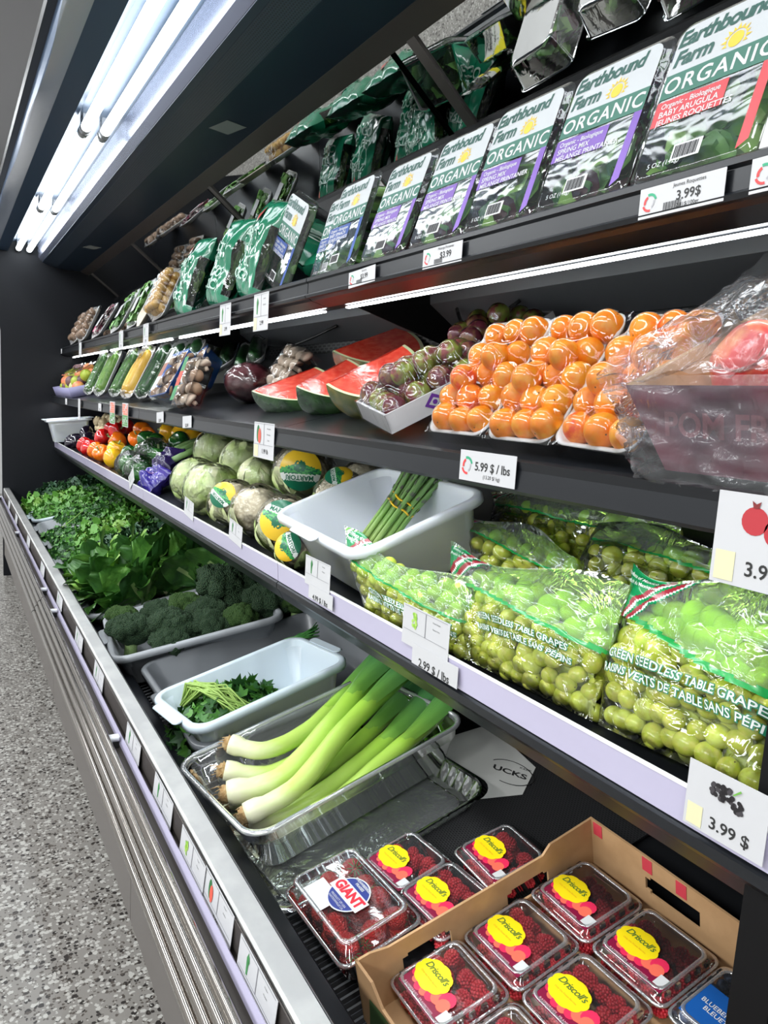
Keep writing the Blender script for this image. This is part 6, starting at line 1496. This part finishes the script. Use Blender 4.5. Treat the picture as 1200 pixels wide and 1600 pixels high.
def fill_rasp(t, short, seed, n1=22, H=.046, L=.106):
    r = random.Random(seed); pts = []; k = 0
    for lay in (0, 1):
        for i in range(5 if lay == 0 else 4):
            for j in range(5 if lay == 0 else 5):
                if lay == 1 and r.random() < .32: continue
                if lay == 0 and 0 < i < 4 and 0 < j < 4: continue
                x = -L / 2 + .017 + (L - .034) * (i + (.0 if lay == 0 else .5)) / 4; y = -.054 + .017 + (.108 - .034) * (j + r.uniform(-.15, .15)) / 4
                o = RS[r.random() > .75] ; o = o if id(o) not in rf else copy_tree(o); rf.add(id(o))
                tag(o, 'red raspberry inside ' + short, 'raspberry', 'raspberries inside ' + short); inside(t, o, (min(max(x + r.uniform(-.003, .003), -.038), .038), min(max(y, -.040), .040), .0125 + lay * .019), (r.uniform(-1.6, 1.6), r.uniform(-1.6, 1.6), r.uniform(0, 6)), .0108)
for k in range(len(RS)): pass
spots = [(.520, .632, 'left punnet of the far row inside the cardboard box'), (.632, .632, 'middle punnet of the far row inside the cardboard box'), (.745, .632, 'right punnet of the far row inside the cardboard box'),
         (.745, .518, 'right raspberry punnet of the near row in the cardboard box'), (.632, .518, 'middle punnet of the near row in the cardboard box'), (.520, .518, 'left punnet of the near row in the cardboard box'),
         (.592, .845, 'raspberry punnet on the mat right of the strawberries'), (.600, .752, 'raspberry punnet half hidden by the box wall'), (.712, .768, 'raspberry punnet alone on the black mat')]
for k, (x, y, lab) in enumerate(spots):
    t = berry_box(lab if 'raspberry' in lab else 'raspberry ' + lab); on_deck(t, x, y, .0055 + (.0 if k > 5 else .002), (0, 1, -1, 0, 1, 0, 4, 3, -3)[k]); driscoll(t); fill_rasp(t, 'the ' + lab, k + 1)
# blueberries
t = berry_box('blueberry punnet with a blue label in the box corner', .106, .108, .046); on_deck(t, .745, .404, .0075, 0)
MB().add([(-.044, .044, .0466), (.010, .044, .0466), (.010, -.02, .0466), (-.044, -.02, .0466)], [(3, 2, 1, 0)], 0, False).build('blue_label', mat('label_deep_blue', (.01, .10, .38), .35), t); MB().text('BLUEBERRIES\nBLEUETS', .0085, F(-.017, .012, .0472), bold=.01).build('lettering', whink, t)
blu = MB().ball((0, 0, 0), 1, 14, 10, fn=lambda p: 1 - .22 * math.exp(-((1 - p.z) / .06))).build('blueberry', mat('blueberry_skin', (.035, .055, .12), .55, col2=(.10, .14, .24), cscale=1.5))
r = random.Random(5)
for k in range(56):
    o = blu if k == 0 else copy_tree(blu); tag(o, 'dusty blue blueberry in the corner punnet', 'blueberry', 'blueberries in the corner punnet'); i = k % 28
    inside(t, o, (-.040 + .0135 * (i % 7) + r.uniform(-.002, .002), .040 - .0135 * (i // 7) * 1.5 + r.uniform(-.002, .002), .020 + .015 * (k // 28)), (r.uniform(-1.5, 1.5), r.uniform(-1.5, 1.5), 0), .0073)
# strawberries
strm = cellmat('strawberry_skin', (.62, .40, .10), (.62, .018, .015), 5.5, .25, .5, dist=.06, cpos=(.06, .14), spec=.5)
def strawberry():
    o = MB().ball((0, 0, 0), 1, 22, 18, fn=lambda p: Vector((p.x * (1 - .35 * max(0, -p.z)), p.y * (1 - .35 * max(0, -p.z)), p.z * 1.2)) * (1 + .03 * noise.noise(p * 3))).build('strawberry', strm)
    m = MB()
    for k in range(9):
        a = k * .7; m.grid(lambda u, v: (u * .85 * math.cos(a + (v - .5) * .5 * (1 - u)), u * .85 * math.sin(a + (v - .5) * .5 * (1 - u)), 1.18 - .2 * u * u + .15 * u), 3, 2)
    m.build('calyx', mat('calyx_green', (.06, .20, .03), .5), o); return o
SB = strawberry()
def straw_box(lab, x, y, h, seed, short, first_=False, logo=True):
    t = thing('strawberry_clamshell', lab, 'berry punnet'); hx, hy, H = .062, .088, .062; m = MB()
    m.loft([(hx - .012, hy - .012, .014, 0), (hx - .005, hy - .005, .014, H * .6), (hx, hy, .014, H * .62), (hx, hy, .014, H * .66), (hx - .006, hy - .006, .012, H * .68), (hx - .009, hy - .009, .012, H - .002), (hx - .015, hy - .015, .01, H), (hx - .019, hy - .019, .01, H - .002)], 4); m.build('clamshell_body', punnet, t); MB().loft([(hx - .001, hy - .001, .014, H * .61), (hx + .003, hy + .003, .015, H * .62), (hx + .003, hy + .003, .015, H * .67), (hx - .001, hy - .001, .014, H * .68)], 4, cap0=False, cap1=False).loft([(hx - .0095, hy - .0095, .012, H - .002), (hx - .0105, hy - .0105, .012, H + .0015), (hx - .0145, hy - .0145, .011, H + .0015), (hx - .015, hy - .015, .011, H)], 4, cap0=False, cap1=False).build('clamshell_rim', rimf, t); on_deck(t, x, y, h, 2); r = random.Random(seed)
    for lay in (0, 1):
        for i in range(3):
            for j in range(4 if lay == 0 else 4):
                if lay == 1 and (i, j) == (0, 3): continue
                o = SB if first_ and lay == 0 and i == 0 and j == 0 else copy_tree(SB); tag(o, 'red strawberry inside ' + short, 'strawberry', 'strawberries inside ' + short)
                inside(t, o, (-.036 + .036 * i + r.uniform(-.003, .003), -.060 + .040 * j + r.uniform(-.004, .004), .019 + lay * .021), (r.uniform(-1.8, 1.8), r.uniform(-1.8, 1.8), r.uniform(0, 6)), .0165 * r.uniform(.9, 1.1))
    if logo:
        z = H + .0006; n = 40; SQ = lambda a, b: (.002 + b, -.012 - a, z)
        m = MB(); m.add([(x_, y_, z - .0002) for x_, y_ in ((-.052, .050), (-.014, .050), (-.014, -.004), (-.052, -.004))], [(3, 2, 1, 0)], 0, False); m.build('price_sticker', whink, t)
        for sc_, mt_, o_, nm in ((.031, whink, 0, 'sticker_edge'), (.029, mat('giant_navy', (.012, .03, .22), .35), .0003, 'round_sticker')):
            MB().add([(-.002 + sc_ * math.sin(2 * PI * i / n), -.004 + sc_ * 1.05 * math.cos(2 * PI * i / n), z + o_) for i in range(n)], [tuple(range(n))[::-1]], 0, False).build(nm, mt_, t)
        MB().add([(-.002 + a, -.004 + b, z + .0006) for a, b in ((-.011, .036), (.012, .036), (.012, -.036), (-.011, -.036))], [(3, 2, 1, 0)], 0, False).build('name_band', whink, t)
        MB().text('GIANT', .021, F(-.0015, -.004, z + .001), bold=.05).build('lettering', mat('giant_red', (.62, .01, .03), .35), t)
        m = MB(); m.text('STRAWBERRIES\nFRAISES', .0058, F(.019, -.004, z + .001), bold=.02); m.text('PRODUCT OF USA\nWATSONVILLE CA', .0046, F(-.021, -.004, z + .001)); m.build('white_lettering', whink, t)
    return t
straw_box('strawberry clamshell with round blue GIANT sticker', .487, .822, .006, 3, 'the clamshell with the GIANT sticker', True)
# one more clamshell poking out between ledge and box
# ------------------------------------------------------------------ cardboard flat
CB = thing('cardboard_box', 'brown cardboard flat with hand holes full of raspberry punnets', 'cardboard box', (.432, .693, dz(.432, .004))); a = R(SL_D)
CB.rotation_euler = (0, -a, 0); L, Wd, H, e = .398, .350, .095, .0035   # local x along slope, y negative towards camera
kr = mat('kraft_board', (.56, .34, .17), .65, col2=(.50, .30, .145), cscale=26); kro = mat('kraft_outer', (.36, .21, .10), .65); prg = mat('print_dark_green', (.05, .10, .03), .5); prr = mat('tab_red', (.70, .06, .09), .5)
def wall(pts, holes, name, frame, m_, th=e):
    """flat board outline with holes: strips built column by column"""
    xs = sorted(set([p[0] for p in pts] + [h_ for ho in holes for h_ in (ho[0], ho[1])])); m = MB()
    def top(x):
        for (x0, z0), (x1, z1) in zip(pts[:-1], pts[1:]):
            if x0 - 1e-9 <= x <= x1 + 1e-9 and x1 > x0: return z0 + (z1 - z0) * (x - x0) / (x1 - x0)
    for x0, x1 in zip(xs[:-1], xs[1:]):
        if x1 - x0 < 1e-6: continue
        bands = [(0, None)]; hs = [ho for ho in holes if ho[0] <= x0 + 1e-9 and ho[1] >= x1 - 1e-9]
        segs = []; z = 0
        for ho in sorted(hs, key=lambda q: q[2]): segs.append((z, z, ho[2], ho[2])); z = ho[3]
        segs.append((z, z, top(x0 + 1e-7), top(x1 - 1e-7)))
        for (za, zb, zc, zd) in segs:
            P = []
            for yy in (0, th):
                P += [frame(x0, yy, za), frame(x1, yy, zb), frame(x1, yy, zd), frame(x0, yy, zc)]
            m.add(P, [(0, 1, 2, 3), (7, 6, 5, 4), (0, 4, 5, 1), (3, 2, 6, 7), (0, 3, 7, 4), (1, 5, 6, 2)], 0, False)
    return m.build(name, m_, CB)
hol = lambda c, w_=.075: [(c - w_ / 2, c - w_ / 2 + .008, .034, .054), (c - w_ / 2 + .008, c + w_ / 2 - .008, .030, .058), (c + w_ / 2 - .008, c + w_ / 2, .034, .054)]
wall([(0, H * .93), (.02, H * .93), (.045, H * .86), (.30, H * .86), (.315, H * .98), (L, H * 1.02)], hol(.10) + hol(.27), 'side_wall', lambda x, y, z: (x, -y, z), kr)
wall([(0, H * 1.02), (.10, H * 1.0), (Wd, H * .92)], [(.10, .108, .044, .062), (.108, .185, .040, .066)], 'back_wall', lambda x, y, z: (L - y, -x, z), kr)
wall([(0, H * .93), (.04, H * .93), (.06, H * .70), (Wd, H * .70)], hol(.18), 'front_wall', lambda x, y, z: (y, -x, z), kro)
wall([(0, H * .9), (L, H * .9)], [], 'near_wall', lambda x, y, z: (x, -Wd + y, z), kr)
MB().box(0, L, -Wd, 0, -.001, .0015).build('floor_board', kr, CB)
m = MB()
for yy in (.008, .096, .150): m.box(L - e - .0008, L - e - .0002, -yy - .016, -yy, H * (1 - yy * .3) - .020, H * (1.0 - yy * .25))
m.build('red_tabs', prr, CB)
MB().add([(-.0008, -.018, .0), (-.0008, -Wd, .0), (-.0008, -Wd, H * .68), (-.0008, -.065, H * .66), (-.0008, -.030, H * .60)], [(0, 1, 2, 3, 4)], 0, False).build('printed_hill', prg, CB)
MB().add([(-.0014, -.070, H * .28), (-.0014, -Wd, H * .28), (-.0014, -Wd, H * .62), (-.0014, -.070, H * .62)], [(0, 1, 2, 3)], 0, False).build('printed_band', mat('print_berry_red', (.45, .03, .04), .5), CB)
